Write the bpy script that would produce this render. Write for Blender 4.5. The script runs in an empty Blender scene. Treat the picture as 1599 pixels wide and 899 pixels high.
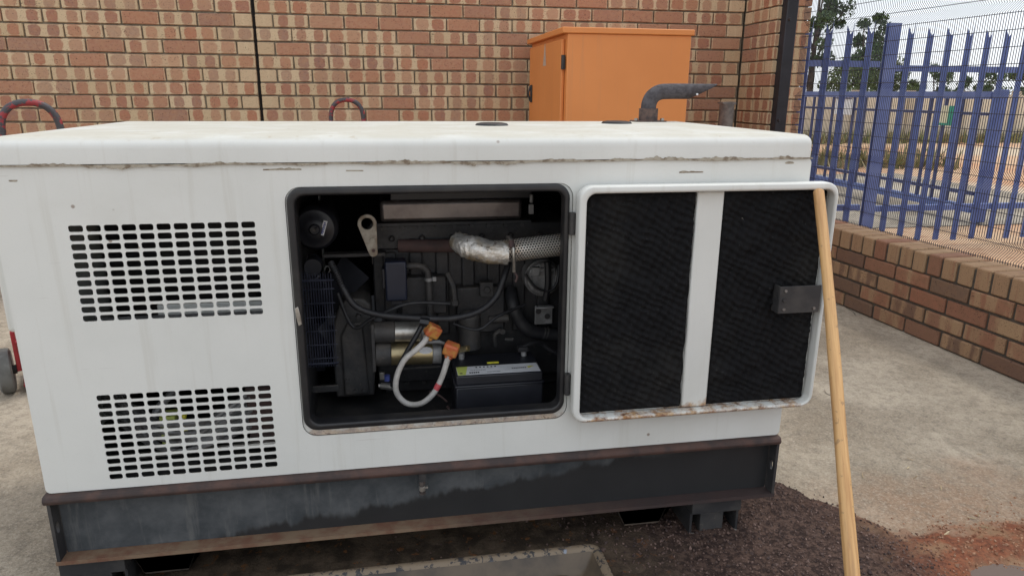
import bpy, math, random
from mathutils import Vector, Matrix, Euler, noise
random.seed(11)
S = bpy.context.scene
COL = S.collection
R = math.radians

# ------------------------------------------------------------------ camera
YAW, PITCH, ROLL = 0.175, 0.2715, 0.0072
cam_d = bpy.data.cameras.new('camera'); cam = bpy.data.objects.new('camera', cam_d); COL.objects.link(cam)
cam_d.sensor_width = 36; cam_d.lens = 1095.83 / 1599 * 36; cam_d.clip_start = .05; cam_d.clip_end = 3000
fwd = Vector((math.sin(YAW) * math.cos(PITCH), math.cos(YAW) * math.cos(PITCH), -math.sin(PITCH)))
rgt = Vector((math.cos(YAW), -math.sin(YAW), 0)); upv = rgt.cross(fwd)
r2 = rgt * math.cos(ROLL) + upv * math.sin(ROLL); u2 = -rgt * math.sin(ROLL) + upv * math.cos(ROLL)
m = Matrix((r2, u2, -fwd)).transposed().to_4x4(); m.translation = (0.8564, -1.6953, 1.2581)
cam.matrix_world = m
S.camera = cam

# ------------------------------------------------------------------ world, sun, exposure
SUN_EL, SUN_AZ = 60, 62        # azimuth clockwise from +Y: the sun stands behind the wall to the right
w = bpy.data.worlds.new('World'); S.world = w; w.use_nodes = True
nt = w.node_tree; N = nt.nodes; L = nt.links
bg = N['Background']
sky = N.new('ShaderNodeTexSky'); sky.sky_type = 'NISHITA'; sky.sun_disc = False
sky.sun_elevation = R(SUN_EL); sky.sun_rotation = R(SUN_AZ); sky.dust_density = 2.0
tc = N.new('ShaderNodeTexCoord')
mp = N.new('ShaderNodeMapping'); mp.inputs['Scale'].default_value = (1, 1, 2.6)
nz = N.new('ShaderNodeTexNoise'); nz.inputs['Scale'].default_value = 2.3; nz.inputs['Detail'].default_value = 7; nz.inputs['Roughness'].default_value = .55
cr = N.new('ShaderNodeValToRGB'); cr.color_ramp.elements[0].position = .30; cr.color_ramp.elements[1].position = .55
cr.color_ramp.elements[0].color = (.45, .45, .45, 1); cr.color_ramp.elements[1].color = (1, 1, 1, 1)
mix = N.new('ShaderNodeMix'); mix.data_type = 'RGBA'
mix.inputs[7].default_value = (7.0, 7.35, 7.8, 1)
L.new(tc.outputs['Generated'], mp.inputs['Vector']); L.new(mp.outputs[0], nz.inputs['Vector'])
L.new(nz.outputs['Fac'], cr.inputs[0]); L.new(cr.outputs[0], mix.inputs[0])
L.new(sky.outputs[0], mix.inputs[6]); L.new(mix.outputs[2], bg.inputs['Color'])
bg.inputs['Strength'].default_value = .13
sd = bpy.data.lights.new('sun', 'SUN'); sd.energy = 1.0; sd.angle = R(12); sd.color = (1, .95, .86)
sun = bpy.data.objects.new('sun', sd); COL.objects.link(sun)
ds = Vector((math.sin(R(SUN_AZ)) * math.cos(R(SUN_EL)), math.cos(R(SUN_AZ)) * math.cos(R(SUN_EL)), math.sin(R(SUN_EL))))
sun.rotation_euler = ds.to_track_quat('Z', 'Y').to_euler(); sun.location = (4, 4, 8)
S.view_settings.view_transform = 'Standard'; S.view_settings.look = 'None'
S.view_settings.exposure = 0.40; S.view_settings.gamma = 1
S.cycles.use_denoising = True
S.cycles.max_bounces = 8

# ------------------------------------------------------------------ node helpers
class NB:
    """small wrapper to write node trees"""
    def __init__(s, name):
        s.m = bpy.data.materials.new(name); s.m.use_nodes = True
        s.t = s.m.node_tree; s.b = s.t.nodes['Principled BSDF']
    def n(s, typ): return s.t.nodes.new(typ)
    def lk(s, a, b): s.t.links.new(a, b)
    def put(s, v, sock):
        if isinstance(v, (int, float)): sock.default_value = v
        elif isinstance(v, tuple): sock.default_value = v if len(v) == 4 or sock.type == 'VECTOR' else v + (1,)
        else: s.lk(v, sock)
    def math(s, op, a, b=0.0, c=None, clamp=False):
        n = s.n('ShaderNodeMath'); n.operation = op; n.use_clamp = clamp
        s.put(a, n.inputs[0]); s.put(b, n.inputs[1])
        if c is not None: s.put(c, n.inputs[2])
        return n.outputs[0]
    def step(s, v, lo, hi):
        n = s.n('ShaderNodeMapRange'); n.interpolation_type = 'SMOOTHSTEP'
        s.put(v, n.inputs[0]); s.put(lo, n.inputs[1]); s.put(hi, n.inputs[2]); return n.outputs[0]
    def mix(s, f, a, b, mode='MIX'):
        n = s.n('ShaderNodeMix'); n.data_type = 'RGBA'; n.blend_type = mode
        s.put(f, n.inputs[0]); s.put(a, n.inputs[6]); s.put(b, n.inputs[7]); return n.outputs[2]
    def co(s, which='Object', scale=None):
        o = s.n('ShaderNodeTexCoord').outputs[which]
        if scale:
            mp = s.n('ShaderNodeMapping'); mp.inputs['Scale'].default_value = scale; s.lk(o, mp.inputs[0]); o = mp.outputs[0]
        return o
    def noise(s, scale, detail=4, rough=.55, vec=None, dist=0):
        n = s.n('ShaderNodeTexNoise'); n.inputs['Scale'].default_value = scale; n.inputs['Detail'].default_value = detail
        n.inputs['Roughness'].default_value = rough; n.inputs['Distortion'].default_value = dist
        s.lk(vec if vec is not None else s.co(), n.inputs['Vector']); return n.outputs['Fac']
    def vor(s, scale, vec=None, feat='F1', out='Distance'):
        n = s.n('ShaderNodeTexVoronoi'); n.feature = feat; n.inputs['Scale'].default_value = scale
        s.lk(vec if vec is not None else s.co(), n.inputs['Vector']); return n.outputs[out]
    def sep(s, v):
        n = s.n('ShaderNodeSeparateXYZ'); s.lk(v, n.inputs[0]); return n.outputs
    def bump(s, h, strength=.3, dist=.01):
        n = s.n('ShaderNodeBump'); n.inputs['Strength'].default_value = strength; n.inputs['Distance'].default_value = dist
        s.lk(h, n.inputs['Height']); s.lk(n.outputs[0], s.b.inputs['Normal'])
    def out(s, col, rough=.5, metal=0.0, spec=None):
        s.put(col, s.b.inputs['Base Color']); s.put(rough, s.b.inputs['Roughness']); s.put(metal, s.b.inputs['Metallic'])
        if spec is not None: s.b.inputs['Specular IOR Level'].default_value = spec
        return s.m

def worn(name, c1, c2, scale=8, rough=.5, metal=0.0, bump=0.0, lo=.4, hi=.65, detail=5, spec=None):
    b = NB(name); f = b.step(b.noise(scale, detail, .6), lo, hi)
    if bump: b.bump(b.noise(scale * 6, 4), bump, .004)
    return b.out(b.mix(f, c1, c2), rough, metal, spec)

M = {}
# white enclosure paint: chalky, dust settled on upward faces, faint vertical run marks, sparse chips
def white_paint(name, rust_top=None, rust_bot=None, dust=True, rust_amt=.5):
    b = NB(name); o = b.co()
    base = b.mix(b.step(b.noise(3.0, 5, .6), .35, .7), (.695, .70, .668), (.645, .652, .62))
    streak = b.noise(1.0, 4, .6, b.co('Object', (38, 38, 1.6)))
    base = b.mix(b.math('MULTIPLY', b.step(streak, .54, .72), .26), base, (.50, .48, .42))
    fine = b.noise(420, 2, .5)
    base = b.mix(b.math('MULTIPLY', b.step(fine, .62, .72), .14), base, (.33, .30, .26))
    rg = b.mix(b.noise(14, 3), (.36,) * 3, (.52,) * 3)
    if dust:
        nn = b.sep(b.n('ShaderNodeNewGeometry').outputs['Normal'])
        up = b.step(nn[2], .55, .97)
        d = b.math('MULTIPLY', up, b.step(b.noise(5, 5, .6), .1, .6))
        base = b.mix(d, base, (.53, .505, .435))
        spots = b.math('MULTIPLY', up, b.step(b.noise(40, 3, .5), .64, .70))
        base = b.mix(b.math('MULTIPLY', spots, .4), base, (.42, .34, .24))
        rg = b.mix(d, rg, (.85,) * 3)
    if rust_bot is not None:
        z = b.math('SUBTRACT', b.sep(o)[2], .03)
        edge = b.math('SUBTRACT', rust_bot, z)
        f = b.math('ADD', b.math('MULTIPLY', edge, 40), b.math('MULTIPLY', b.math('SUBTRACT', b.noise(24, 6, .7), .5), 3.2))
        f = b.math('MULTIPLY', b.step(f, 0, .8), rust_amt)
        rc = b.mix(b.step(b.noise(70, 5, .7), .35, .65), (.20, .078, .034), (.50, .31, .145))
        base = b.mix(f, base, rc); rg = b.mix(f, rg, (.9,) * 3)
        bare = b.math('MULTIPLY', f, b.step(b.noise(55, 4, .6, dist=1), .56, .62)); base = b.mix(bare, base, (.09, .035, .022))
    big = b.step(b.noise(1.4, 5, .65, dist=.4), .48, .68); base = b.mix(b.math('MULTIPLY', big, .18), base, (.46, .44, .37))
    chip = b.math('MULTIPLY', b.step(b.vor(17, None), .10, .055), b.step(b.noise(2.6, 3), .56, .62)); base = b.mix(b.math('MULTIPLY', chip, .75), base, (.20, .13, .09))
    scr = b.step(b.noise(1, 3, .5, b.co('Object', (6, 6, 160))), .735, .76); base = b.mix(b.math('MULTIPLY', scr, .35), base, (.42, .40, .36))
    b.bump(b.math('ADD', b.math('MULTIPLY', b.noise(2.2, 2), 1.0), b.math('MULTIPLY', b.noise(70, 3), .03)), .25, .02)
    return b.out(base, rg, 0, .4)
M['white'] = white_paint('enclosure_paint')
M['door'] = white_paint('door_paint', rust_bot=.430, dust=False, rust_amt=1)
M['lip'] = white_paint('lip_paint', rust_bot=.428, dust=False, rust_amt=.55)
M['strip'] = white_paint('strip_paint', rust_bot=.445, dust=False, rust_amt=.9)
M['rust'] = worn('rust_brown', (.085, .046, .036), (.042, .029, .027), 14, .75, 0, .3)
def flange_mat():
    b = NB('flange_rust'); o = b.co(); x = b.math('ADD', b.sep(o)[0], .975)
    f = b.step(b.math('ADD', x, b.math('MULTIPLY', b.noise(4, 4), .9)), 1.1, 2.1)
    c = b.mix(b.step(b.noise(18, 6, .65), .38, .66), (.20, .135, .085), (.15, .07, .042))
    c = b.mix(f, c, b.mix(b.noise(12, 4), (.06, .032, .028), (.03, .026, .026)))
    b.bump(b.noise(90, 4), .3, .003); return b.out(c, .75)
M['flange'] = flange_mat()
def rail_mat():   # dusty grey paint soaked with oil from below and towards one end
    b = NB('rail_paint'); o = b.sep(b.co()); s = (b.math('ADD', o[0], .975), o[1], b.math('SUBTRACT', o[2], .03))
    drip = b.noise(1, 5, .65, b.co('Object', (11, 11, 2.5)))
    lvl = b.math('ADD', b.math('MULTIPLY', s[0], .11), b.math('MULTIPLY', drip, .13))      # oil line rises to the right
    f = b.step(b.math('SUBTRACT', s[2], lvl), .008, .03)
    dusty = b.mix(b.step(b.noise(6, 6, .65), .35, .7), (.035, .041, .046), (.095, .10, .104))
    dusty = b.mix(b.math('MULTIPLY', b.step(b.noise(1, 5, .6, b.co('Object', (40, 40, 5))), .52, .7), .5), dusty, (.14, .14, .135))
    oil = b.mix(b.noise(9, 4), (.016, .0165, .018), (.03, .031, .032))
    far = b.step(s[0], 1.35, 1.75)
    f = b.math('MULTIPLY', f, b.math('SUBTRACT', 1, far))
    return b.out(b.mix(f, oil, dusty), b.mix(f, (.42,) * 3, (.85,) * 3))
M['rail'] = rail_mat()
M['underside'] = worn('underside_dirt', (.05, .04, .032), (.10, .075, .055), 10, .85)
M['dark_steel'] = worn('dark_steel', (.025, .025, .027), (.05, .047, .045), 12, .6)
def foam_mat():
    b = NB('foam'); f = b.step(b.noise(190, 3), .66, .74); g = b.step(b.noise(5, 4, .6), .45, .75)
    c = b.mix(g, (.0095, .0095, .0105), (.017, .0165, .016)); c = b.mix(b.math('MULTIPLY', f, .35), c, (.10, .10, .095)); 
    return b.out(c, .92, 0, .15)
M['foam'] = foam_mat()
M['rubber'] = worn('rubber_seal', (.011, .011, .013), (.022, .021, .021), 16, .45)
M['sealant'] = worn('old_sealant', (.40, .36, .29), (.20, .155, .11), 60, .9, 0, .4)
def dusty(name, c1, c2, dust, rough, amt):
    b = NB(name); c = b.mix(b.step(b.noise(11, 5, .65), .38, .66), c1, c2)
    up = b.step(b.sep(b.n('ShaderNodeNewGeometry').outputs['Normal'])[2], .1, .9); g = b.math('MULTIPLY', b.step(b.noise(26, 5, .65), .3, .65), amt)
    c = b.mix(b.math('MULTIPLY', b.math('ADD', b.math('MULTIPLY', up, .8), .2), g), c, dust); c = b.mix(b.math('MULTIPLY', b.step(b.noise(60, 3), .64, .7), .5), c, dust)
    b.bump(b.noise(85, 4, .6), .35, .004); return b.out(c, rough)
M['engine'] = dusty('engine_paint', (.015, .016, .019), (.032, .032, .035), (.085, .072, .06), .5, .7)
M['engine2'] = dusty('engine_casting', (.03, .031, .034), (.058, .055, .053), (.12, .105, .09), .6, .7)
M['plastic'] = worn('black_plastic', (.014, .015, .02), (.022, .023, .03), 8, .42)
M['blueplastic'] = worn('blue_black_plastic', (.014, .018, .036), (.022, .026, .045), 8, .4)
M['guardblue'] = worn('guard_wire', (.022, .026, .045), (.045, .05, .075), 20, .4, .2)
M['hose'] = worn('hose_rubber', (.014, .014, .017), (.028, .028, .03), 25, .55)
M['valve'] = worn('valve_cover_metal', (.24, .215, .205), (.15, .13, .125), 7, .38, .75)
M['manifold'] = worn('manifold_iron', (.10, .06, .055), (.05, .036, .036), 12, .8)
M['silver'] = worn('bare_aluminium', (.52, .50, .46), (.30, .28, .25), 20, .38, .8)
M['zinc'] = worn('yellow_zinc', (.46, .38, .22), (.28, .23, .14), 12, .38, .85)
M['alloy'] = worn('cast_alloy', (.34, .34, .34), (.17, .17, .17), 18, .55, .4)
M['eye'] = worn('lifting_eye_metal', (.46, .42, .35), (.27, .22, .165), 35, .6, .2)
M['cable'] = worn('cable_grey', (.52, .50, .47), (.40, .38, .35), 30, .55)
M['blackcable'] = worn('cable_black', (.012, .012, .014), (.022, .022, .024), 20, .45)
M['redtape'] = worn('red_tape', (.55, .09, .10), (.42, .06, .07), 30, .6)
def boot_mat():
    b = NB('terminal_boot'); f = b.step(b.noise(34, 3), .42, .6)
    c = b.mix(f, (.50, .125, .045), (.50, .25, .06)); c = b.mix(b.step(b.noise(90, 4), .6, .7), c, (.28, .10, .04))
    return b.out(c, .5)
M['boot'] = boot_mat()
M['label'] = worn('label_white', (.74, .75, .78), (.64, .65, .67), 30, .4)
M['labelgreen'] = worn('label_green', (.62, .70, .16), (.52, .60, .15), 30, .4)
M['ink'] = worn('print_ink', (.04, .04, .05), (.07, .07, .08), 40, .6)
M['inkblue'] = worn('print_blue', (.05, .07, .25), (.08, .10, .30), 40, .6)
M['yellow'] = worn('yellow_plug', (.72, .66, .05), (.60, .55, .05), 40, .5)
def perforated():
    b = NB('perforated_guard'); uv = b.n('ShaderNodeUVMap').outputs[0]; s = b.sep(uv)
    def dots(ox, oy):
        u = b.math('SUBTRACT', b.math('FRACT', b.math('ADD', s[0], ox)), .5); v = b.math('SUBTRACT', b.math('FRACT', b.math('ADD', s[1], oy)), .5)
        v = b.math('MULTIPLY', v, 1.73)
        return b.math('SQRT', b.math('ADD', b.math('MULTIPLY', u, u), b.math('MULTIPLY', v, v)))
    d = b.math('MINIMUM', dots(0, 0), dots(.5, .5)); hole = b.math('SUBTRACT', 1, b.step(d, .26, .34))
    met = b.mix(b.step(b.noise(16, 5, .6), .42, .66), (.74, .70, .64), (.60, .47, .35))
    b.bump(b.step(d, .22, .36), .6, .003)
    return b.out(b.mix(hole, met, (.012, .01, .01)), b.mix(hole, (.36,) * 3, (.9,) * 3), b.math('MULTIPLY', b.math('SUBTRACT', 1, hole), .45))
M['perf'] = perforated()
def wrap_mat():
    b = NB('foil_wrap'); n = b.noise(40, 6, .65, dist=.8); f = b.step(b.noise(14, 5, .6), .45, .62)
    c = b.mix(f, (.74, .72, .68), (.46, .37, .25)); c = b.mix(b.step(n, .57, .68), c, (.20, .165, .13))
    b.bump(b.noise(80, 5), .8, .006); return b.out(c, .42, .6)
M['wrap'] = wrap_mat()
def wood():
    b = NB('wood_pole'); g = b.noise(1, 6, .65, b.co('Object', (90, 90, 4))); 
    c = b.mix(b.step(g, .35, .68), (.60, .36, .15), (.40, .21, .08))
    c = b.mix(b.math('MULTIPLY', b.step(b.noise(1, 4, .6, b.co('Object', (30, 30, 5))), .58, .72), .6), c, (.24, .15, .085))
    c = b.mix(b.math('MULTIPLY', b.step(b.noise(60, 4), .62, .70), .5), c, (.16, .10, .06)); kn = b.step(b.vor(1, b.co('Object', (22, 22, 7))), .16, .10); c = b.mix(b.math('MULTIPLY', kn, .7), c, (.16, .085, .04))
    b.bump(g, .25, .002); return b.out(c, .52)
M['wood'] = wood()
def orange():
    b = NB('orange_enamel'); c = b.mix(b.step(b.noise(2.2, 5), .35, .7), (.71, .255, .068), (.66, .232, .06))
    c = b.mix(b.math('MULTIPLY', b.step(b.noise(1, 4, .6, b.co('Object', (22, 22, 1.2))), .56, .75), .22), c, (.42, .20, .10))
    c = b.mix(b.step(b.vor(5.2), .035, .02), c, (.25, .10, .05))
    return b.out(c, .5)
M['orange'] = orange()
M['greydrip'] = worn('dried_cement_run', (.42, .33, .27), (.50, .36, .26), 30, .8)
M['exhaust'] = worn('sooty_pipe', (.085, .078, .085), (.05, .044, .048), 60, .85, 0, .5)
M['collar'] = worn('rusty_collar', (.13, .085, .07), (.06, .045, .042), 40, .85, 0, .5)
M['red'] = worn('red_enamel', (.34, .022, .03), (.25, .02, .025), 12, .45)
M['redblack'] = worn('chipped_handle', (.055, .05, .055), (.30, .03, .035), 26, .5, 0, .2, .49, .56)
M['tyre'] = worn('grey_tyre', (.15, .15, .14), (.10, .098, .09), 14, .8)
M['blue'] = worn('blue_enamel', (.085, .13, .34), (.125, .175, .40), 5, .45)
M['darkblue'] = worn('dark_blue_enamel', (.03, .045, .14), (.045, .06, .17), 5, .5)
M['blackpost'] = worn('black_powder_coat', (.015, .016, .022), (.024, .024, .032), 5, .5)
M['wire'] = worn('mesh_wire', (.018, .02, .034), (.028, .03, .045), 5, .5)
M['greypost'] = worn('grey_pipe', (.21, .185, .165), (.13, .115, .105), 20, .8)
M['beige'] = worn('beige_plaster', (.68, .58, .44), (.58, .49, .37), 1.2, .9)
M['beigepost'] = worn('beige_post', (.50, .42, .31), (.42, .34, .25), 1.2, .9)
M['signwhite'] = worn('sign_white', (.78, .78, .78), (.70, .70, .71), 4, .5)
M['signcream'] = worn('sign_cream', (.66, .62, .42), (.58, .55, .38), 4, .5)
M['signgreen'] = worn('sign_green', (.01, .26, .17), (.02, .22, .15), 4, .5)
M['bark'] = worn('bark', (.10, .075, .055), (.055, .042, .032), 9, .9)
def tray_mat():
    b = NB('tray_paint'); c = b.mix(b.noise(5, 5), (.23, .175, .115), (.15, .11, .075))
    f = b.step(b.noise(48, 6, .72, dist=.6), .52, .56); c = b.mix(f, c, (.03, .028, .03))
    c = b.mix(b.step(b.noise(20, 4), .66, .72), c, (.22, .24, .28)); return b.out(c, .6)
M['tray'] = tray_mat()
M['trayin'] = worn('tray_floor', (.11, .08, .052), (.03, .024, .02), 4, .5)
M['mortar'] = worn('mortar', (.235, .195, .14), (.15, .122, .09), 40, .95, 0, .5)
M['mortardark'] = worn('mortar_dark', (.085, .07, .055), (.06, .05, .04), 40, .95, 0, .5)
M['joint'] = worn('joint_filler', (.02, .017, .016), (.03, .025, .022), 20, .9)

def brick_mat(name, attr=False, low=False, plain=False):
    """kiln-kissed face brick: cream body, rounded red flash marks, iron spots. UV runs 0..1 over the face."""
    b = NB(name)
    if attr:
        n = b.n('ShaderNodeAttribute'); n.attribute_name = 'rnd'; r = n.outputs['Fac']
    else: r = b.n('ShaderNodeObjectInfo').outputs['Random']
    def rr(k): return b.math('FRACT', b.math('MULTIPLY', r, k))
    uv = b.sep(b.n('ShaderNodeUVMap').outputs[0]); u, v = uv[0], uv[1]
    off = b.n('ShaderNodeCombineXYZ'); b.put(b.math('MULTIPLY', u, 2.7), off.inputs[0]); b.put(v, off.inputs[1]); b.put(b.math('MULTIPLY', r, 97), off.inputs[2])
    vec = off.outputs[0]
    nz = b.math('SUBTRACT', b.noise(3.2, 5, .6, vec), .5)
    def blob(cx, w, h, ex=3.6, na=1.7):
        a = b.math('DIVIDE', b.math('SUBTRACT', u, cx), w); c = b.math('DIVIDE', b.math('SUBTRACT', v, .5), h)
        s = b.math('ADD', b.math('POWER', b.math('ABSOLUTE', a), ex), b.math('POWER', b.math('ABSOLUTE', c), ex))
        return b.math('SUBTRACT', 1, b.step(b.math('ADD', s, b.math('MULTIPLY', nz, na)), .60, 1.15))
    wj = b.math('ADD', .145, b.math('MULTIPLY', rr(7.31), .075))
    b1 = blob(b.math('ADD', .235, b.math('MULTIPLY', rr(13.7), .05)), wj, .46)
    b2 = blob(b.math('ADD', .735, b.math('MULTIPLY', rr(23.1), .05)), wj, .46)
    s1 = b.math('ADD', .58, b.math('MULTIPLY', rr(31.7), .42)); s2 = b.math('ADD', .58, b.math('MULTIPLY', rr(41.3), .42))
    two = b.math('MULTIPLY', b.math('MAXIMUM', b.math('MULTIPLY', b1, s1), b.math('MULTIPLY', b2, s2)), b.math('ADD', .72, b.math('MULTIPLY', b.noise(5, 4, .65, vec), .6)), None, True)
    full = blob(.5, .49, .47, 9, .6)
    if low:
        isfull = b.step(rr(3.77), .62 if low != 'cop' else .85, .64 if low != 'cop' else .87)
        so = b.n('ShaderNodeCombineXYZ'); b.put(b.math('MULTIPLY', u, 3.4), so.inputs[0]); b.put(b.math('MULTIPLY', v, .25), so.inputs[1]); b.put(b.math('MULTIPLY', r, 53), so.inputs[2])
        stripes = b.step(b.noise(1.0, 3, .55, so.outputs[0]), .40 if low != 'cop' else .5, .58 if low != 'cop' else .68)
        mask = b.math('MAXIMUM', b.math('MULTIPLY', isfull, .85), b.math('MULTIPLY', stripes, .8 if low != 'cop' else .45))
        cream = b.mix(rr(5.3), (.37, .245, .14), (.31, .19, .11))
        red = b.mix(rr(17.9), (.30, .115, .07), (.19, .09, .065))
    else:
        isfull = b.step(rr(3.77), .74, .76)
        mask = b.math('MAXIMUM', b.math('MULTIPLY', two, b.math('SUBTRACT', 1, b.math('MULTIPLY', isfull, .3))), b.math('MULTIPLY', isfull, b.math('MULTIPLY', full, b.math('ADD', .6, b.math('MULTIPLY', b.noise(4, 4, .6, vec), .5)))))
        cream = b.mix(rr(5.3), (.55, .405, .245), (.64, .485, .31))
        red = b.mix(rr(17.9), (.42, .155, .088), (.33, .135, .095))
        purp = b.step(rr(61.3), .8, .85); red = b.mix(b.math('MULTIPLY', purp, .7), red, (.25, .125, .105))
    if low: red = b.mix(b.math('MULTIPLY', b.step(rr(71.3), .72, .78), .8), red, (.075, .055, .05))
    red = b.mix(b.step(b.noise(2.2, 4, .6, vec), .35, .7), red, b.mix(.5, red, (.40, .17, .085) if not low else (.17, .085, .05)))
    if plain: mask = b.math('MULTIPLY', mask, .12)
    c = b.mix(b.math('MULTIPLY', mask, .9), cream, red)
    sp = b.math('MULTIPLY', b.step(b.noise(12, 2, .5, vec), .63, .67), b.step(b.noise(2.0, 2, .5, vec), .38, .52))
    c = b.mix(b.math('MULTIPLY', sp, .85), c, (.05, .03, .025))
    c = b.mix(b.math('MULTIPLY', b.step(b.noise(22, 4, .7, vec), .42, .75), .45), c, (.24, .16, .11) if not low else (.10, .06, .045))
    b.bump(b.noise(14, 4, .6, vec), .3, .003)
    return b.out(c, .85, 0, .25)
M['brick'] = brick_mat('face_brick'); M['brickm'] = brick_mat('face_brick_far', True)
M['brickcream'] = brick_mat('face_brick_cream', False, False, True); M['bricklow'] = brick_mat('plinth_brick', False, True); M['brickcop'] = brick_mat('coping_brick', False, 'cop')

def concrete():
    b = NB('concrete'); s = b.sep(b.co())
    n1 = b.noise(.9, 6, .62); n2 = b.noise(26, 6, .7); n3 = b.noise(120, 5, .75)
    c = b.mix(b.step(n1, .38, .62), (.275, .228, .172), (.51, .44, .345))
    dst = b.math('MULTIPLY', b.step(b.math('ADD', s[1], b.math('MULTIPLY', b.math('SUBTRACT', b.noise(4, 5, .65), .5), .8)), .38, -.02), b.step(s[0], 1.9, 2.5))
    c = b.mix(b.math('MULTIPLY', dst, .6), c, (.30, .175, .105))
    c = b.mix(b.math('MULTIPLY', b.step(n2, .42, .68), .5), c, (.17, .145, .115))
    c = b.mix(b.math('MULTIPLY', b.step(n3, .5, .68), .55), c, (.53, .475, .395))
    c = b.mix(b.math('MULTIPLY', b.step(n3, .47, .34), .5), c, (.10, .085, .07))
    wv = b.n('ShaderNodeVectorMath'); wv.operation = 'ADD'; b.lk(b.co(), wv.inputs[0])
    nn = b.n('ShaderNodeTexNoise'); nn.inputs['Scale'].default_value = 2.5; b.lk(b.co(), nn.inputs[0]); b.lk(nn.outputs['Color'], wv.inputs[1])
    cr = b.vor(.75, wv.outputs[0], 'DISTANCE_TO_EDGE'); cm = b.math('SUBTRACT', 1, b.step(cr, .002, .007))
    cm = b.math('MULTIPLY', cm, b.step(b.noise(1.3, 2), .60, .66))
    c = b.mix(b.math('MULTIPLY', cm, .8), c, (.06, .05, .04))
    hh = b.math('ADD', b.math('MULTIPLY', n3, .6), b.math('SUBTRACT', n2, b.math('MULTIPLY', cm, 1.5)))
    b.bump(hh, .55, .012)
    return b.out(c, .92, 0, .2)
M['concrete'] = concrete()
def earth():
    b = NB('red_earth'); c = b.mix(b.step(b.noise(.35, 6, .6), .38, .64), (.54, .30, .17), (.60, .41, .26))
    c = b.mix(b.math('MULTIPLY', b.step(b.noise(9, 5), .5, .7), .5), c, (.33, .15, .075))
    c = b.mix(b.step(b.noise(.12, 3), .5, .62), c, (.58, .46, .33))
    b.bump(b.noise(14, 5), .5, .03); return b.out(c, .95, 0, .15)
M['earth'] = earth()
def soil():
    b = NB('oily_soil'); s = b.sep(b.co())
    t = b.math('ADD', b.math('SUBTRACT', s[0], b.math('MULTIPLY', s[1], .15)), b.math('MULTIPLY', b.math('SUBTRACT', b.noise(3.5, 5, .6), .5), .9))
    f = b.step(t, 2.10, 2.50)
    dark = b.mix(b.step(b.noise(60, 5, .7), .4, .62), (.034, .021, .018), (.105, .066, .052))
    red = b.mix(b.step(b.noise(50, 5, .7), .38, .62), (.26, .095, .05), (.15, .058, .035))
    edge = b.step(s[1], -.15, .05)
    red = b.mix(b.math('MULTIPLY', b.step(b.noise(7, 5), .45, .62), .7), red, (.30, .20, .12))
    mid = b.step(b.math('ADD', s[0], b.math('MULTIPLY', b.math('SUBTRACT', b.noise(5, 5, .65), .5), .7)), 1.75, 1.3)
    base = b.mix(f, dark, red); stain = b.mix(b.step(b.noise(11, 6, .68), .4, .64), (.05, .037, .026), (.13, .095, .065)); thin = b.step(b.math('ADD', b.math('MULTIPLY', b.math('ADD', s[2], .03), 60), b.math('MULTIPLY', b.math('SUBTRACT', b.noise(18, 5, .7), .5), 1.3)), .75, .1)
    base = b.mix(b.math('MULTIPLY', b.math('MULTIPLY', thin, f), .8), base, (.33, .235, .165)); stain = b.mix(b.step(b.noise(34, 4, .6), .6, .68), stain, (.19, .085, .035))
    b.bump(b.noise(120, 5, .7), .8, .008); return b.out(b.mix(mid, base, stain), .9, 0, .2)
M['soil'] = soil()
def pebble():
    b = NB('pebble'); n = b.n('ShaderNodeAttribute'); n.attribute_name = 'rnd'; s = b.sep(b.co())
    t = b.math('ADD', s[0], b.math('MULTIPLY', b.math('SUBTRACT', b.noise(3.5, 5, .6), .5), .9)); f = b.step(t, 2.2, 2.6)
    d = b.mix(n.outputs['Fac'], (.034, .021, .020), (.185, .118, .095)); rd = b.mix(n.outputs['Fac'], (.19, .07, .032), (.44, .25, .15))
    return b.out(b.mix(f, d, rd), .8)
M['pebble'] = pebble()
def water():
    b = NB('puddle_water'); b.bump(b.noise(8, 2), .02, .002); 
    return b.out((.14, .10, .08), .34, 0, .22)
M['water'] = water()
def leaf(name, c1, c2):
    b = NB(name); r = b.n('ShaderNodeAttribute'); r.attribute_name = 'rnd'
    b.b.inputs['Subsurface Weight'].default_value = 0
    return b.out(b.mix(r.outputs['Fac'], c1, c2), .6, 0, .25)
M['leaf'] = leaf('leaf_dark', (.042, .075, .032), (.105, .165, .065))
M['leaf2'] = leaf('leaf_olive', (.075, .115, .04), (.165, .21, .085))
M['straw'] = leaf('straw', (.22, .15, .08), (.52, .42, .27))
M['dry'] = leaf('dry_grass', (.34, .26, .14), (.17, .20, .07))

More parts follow.
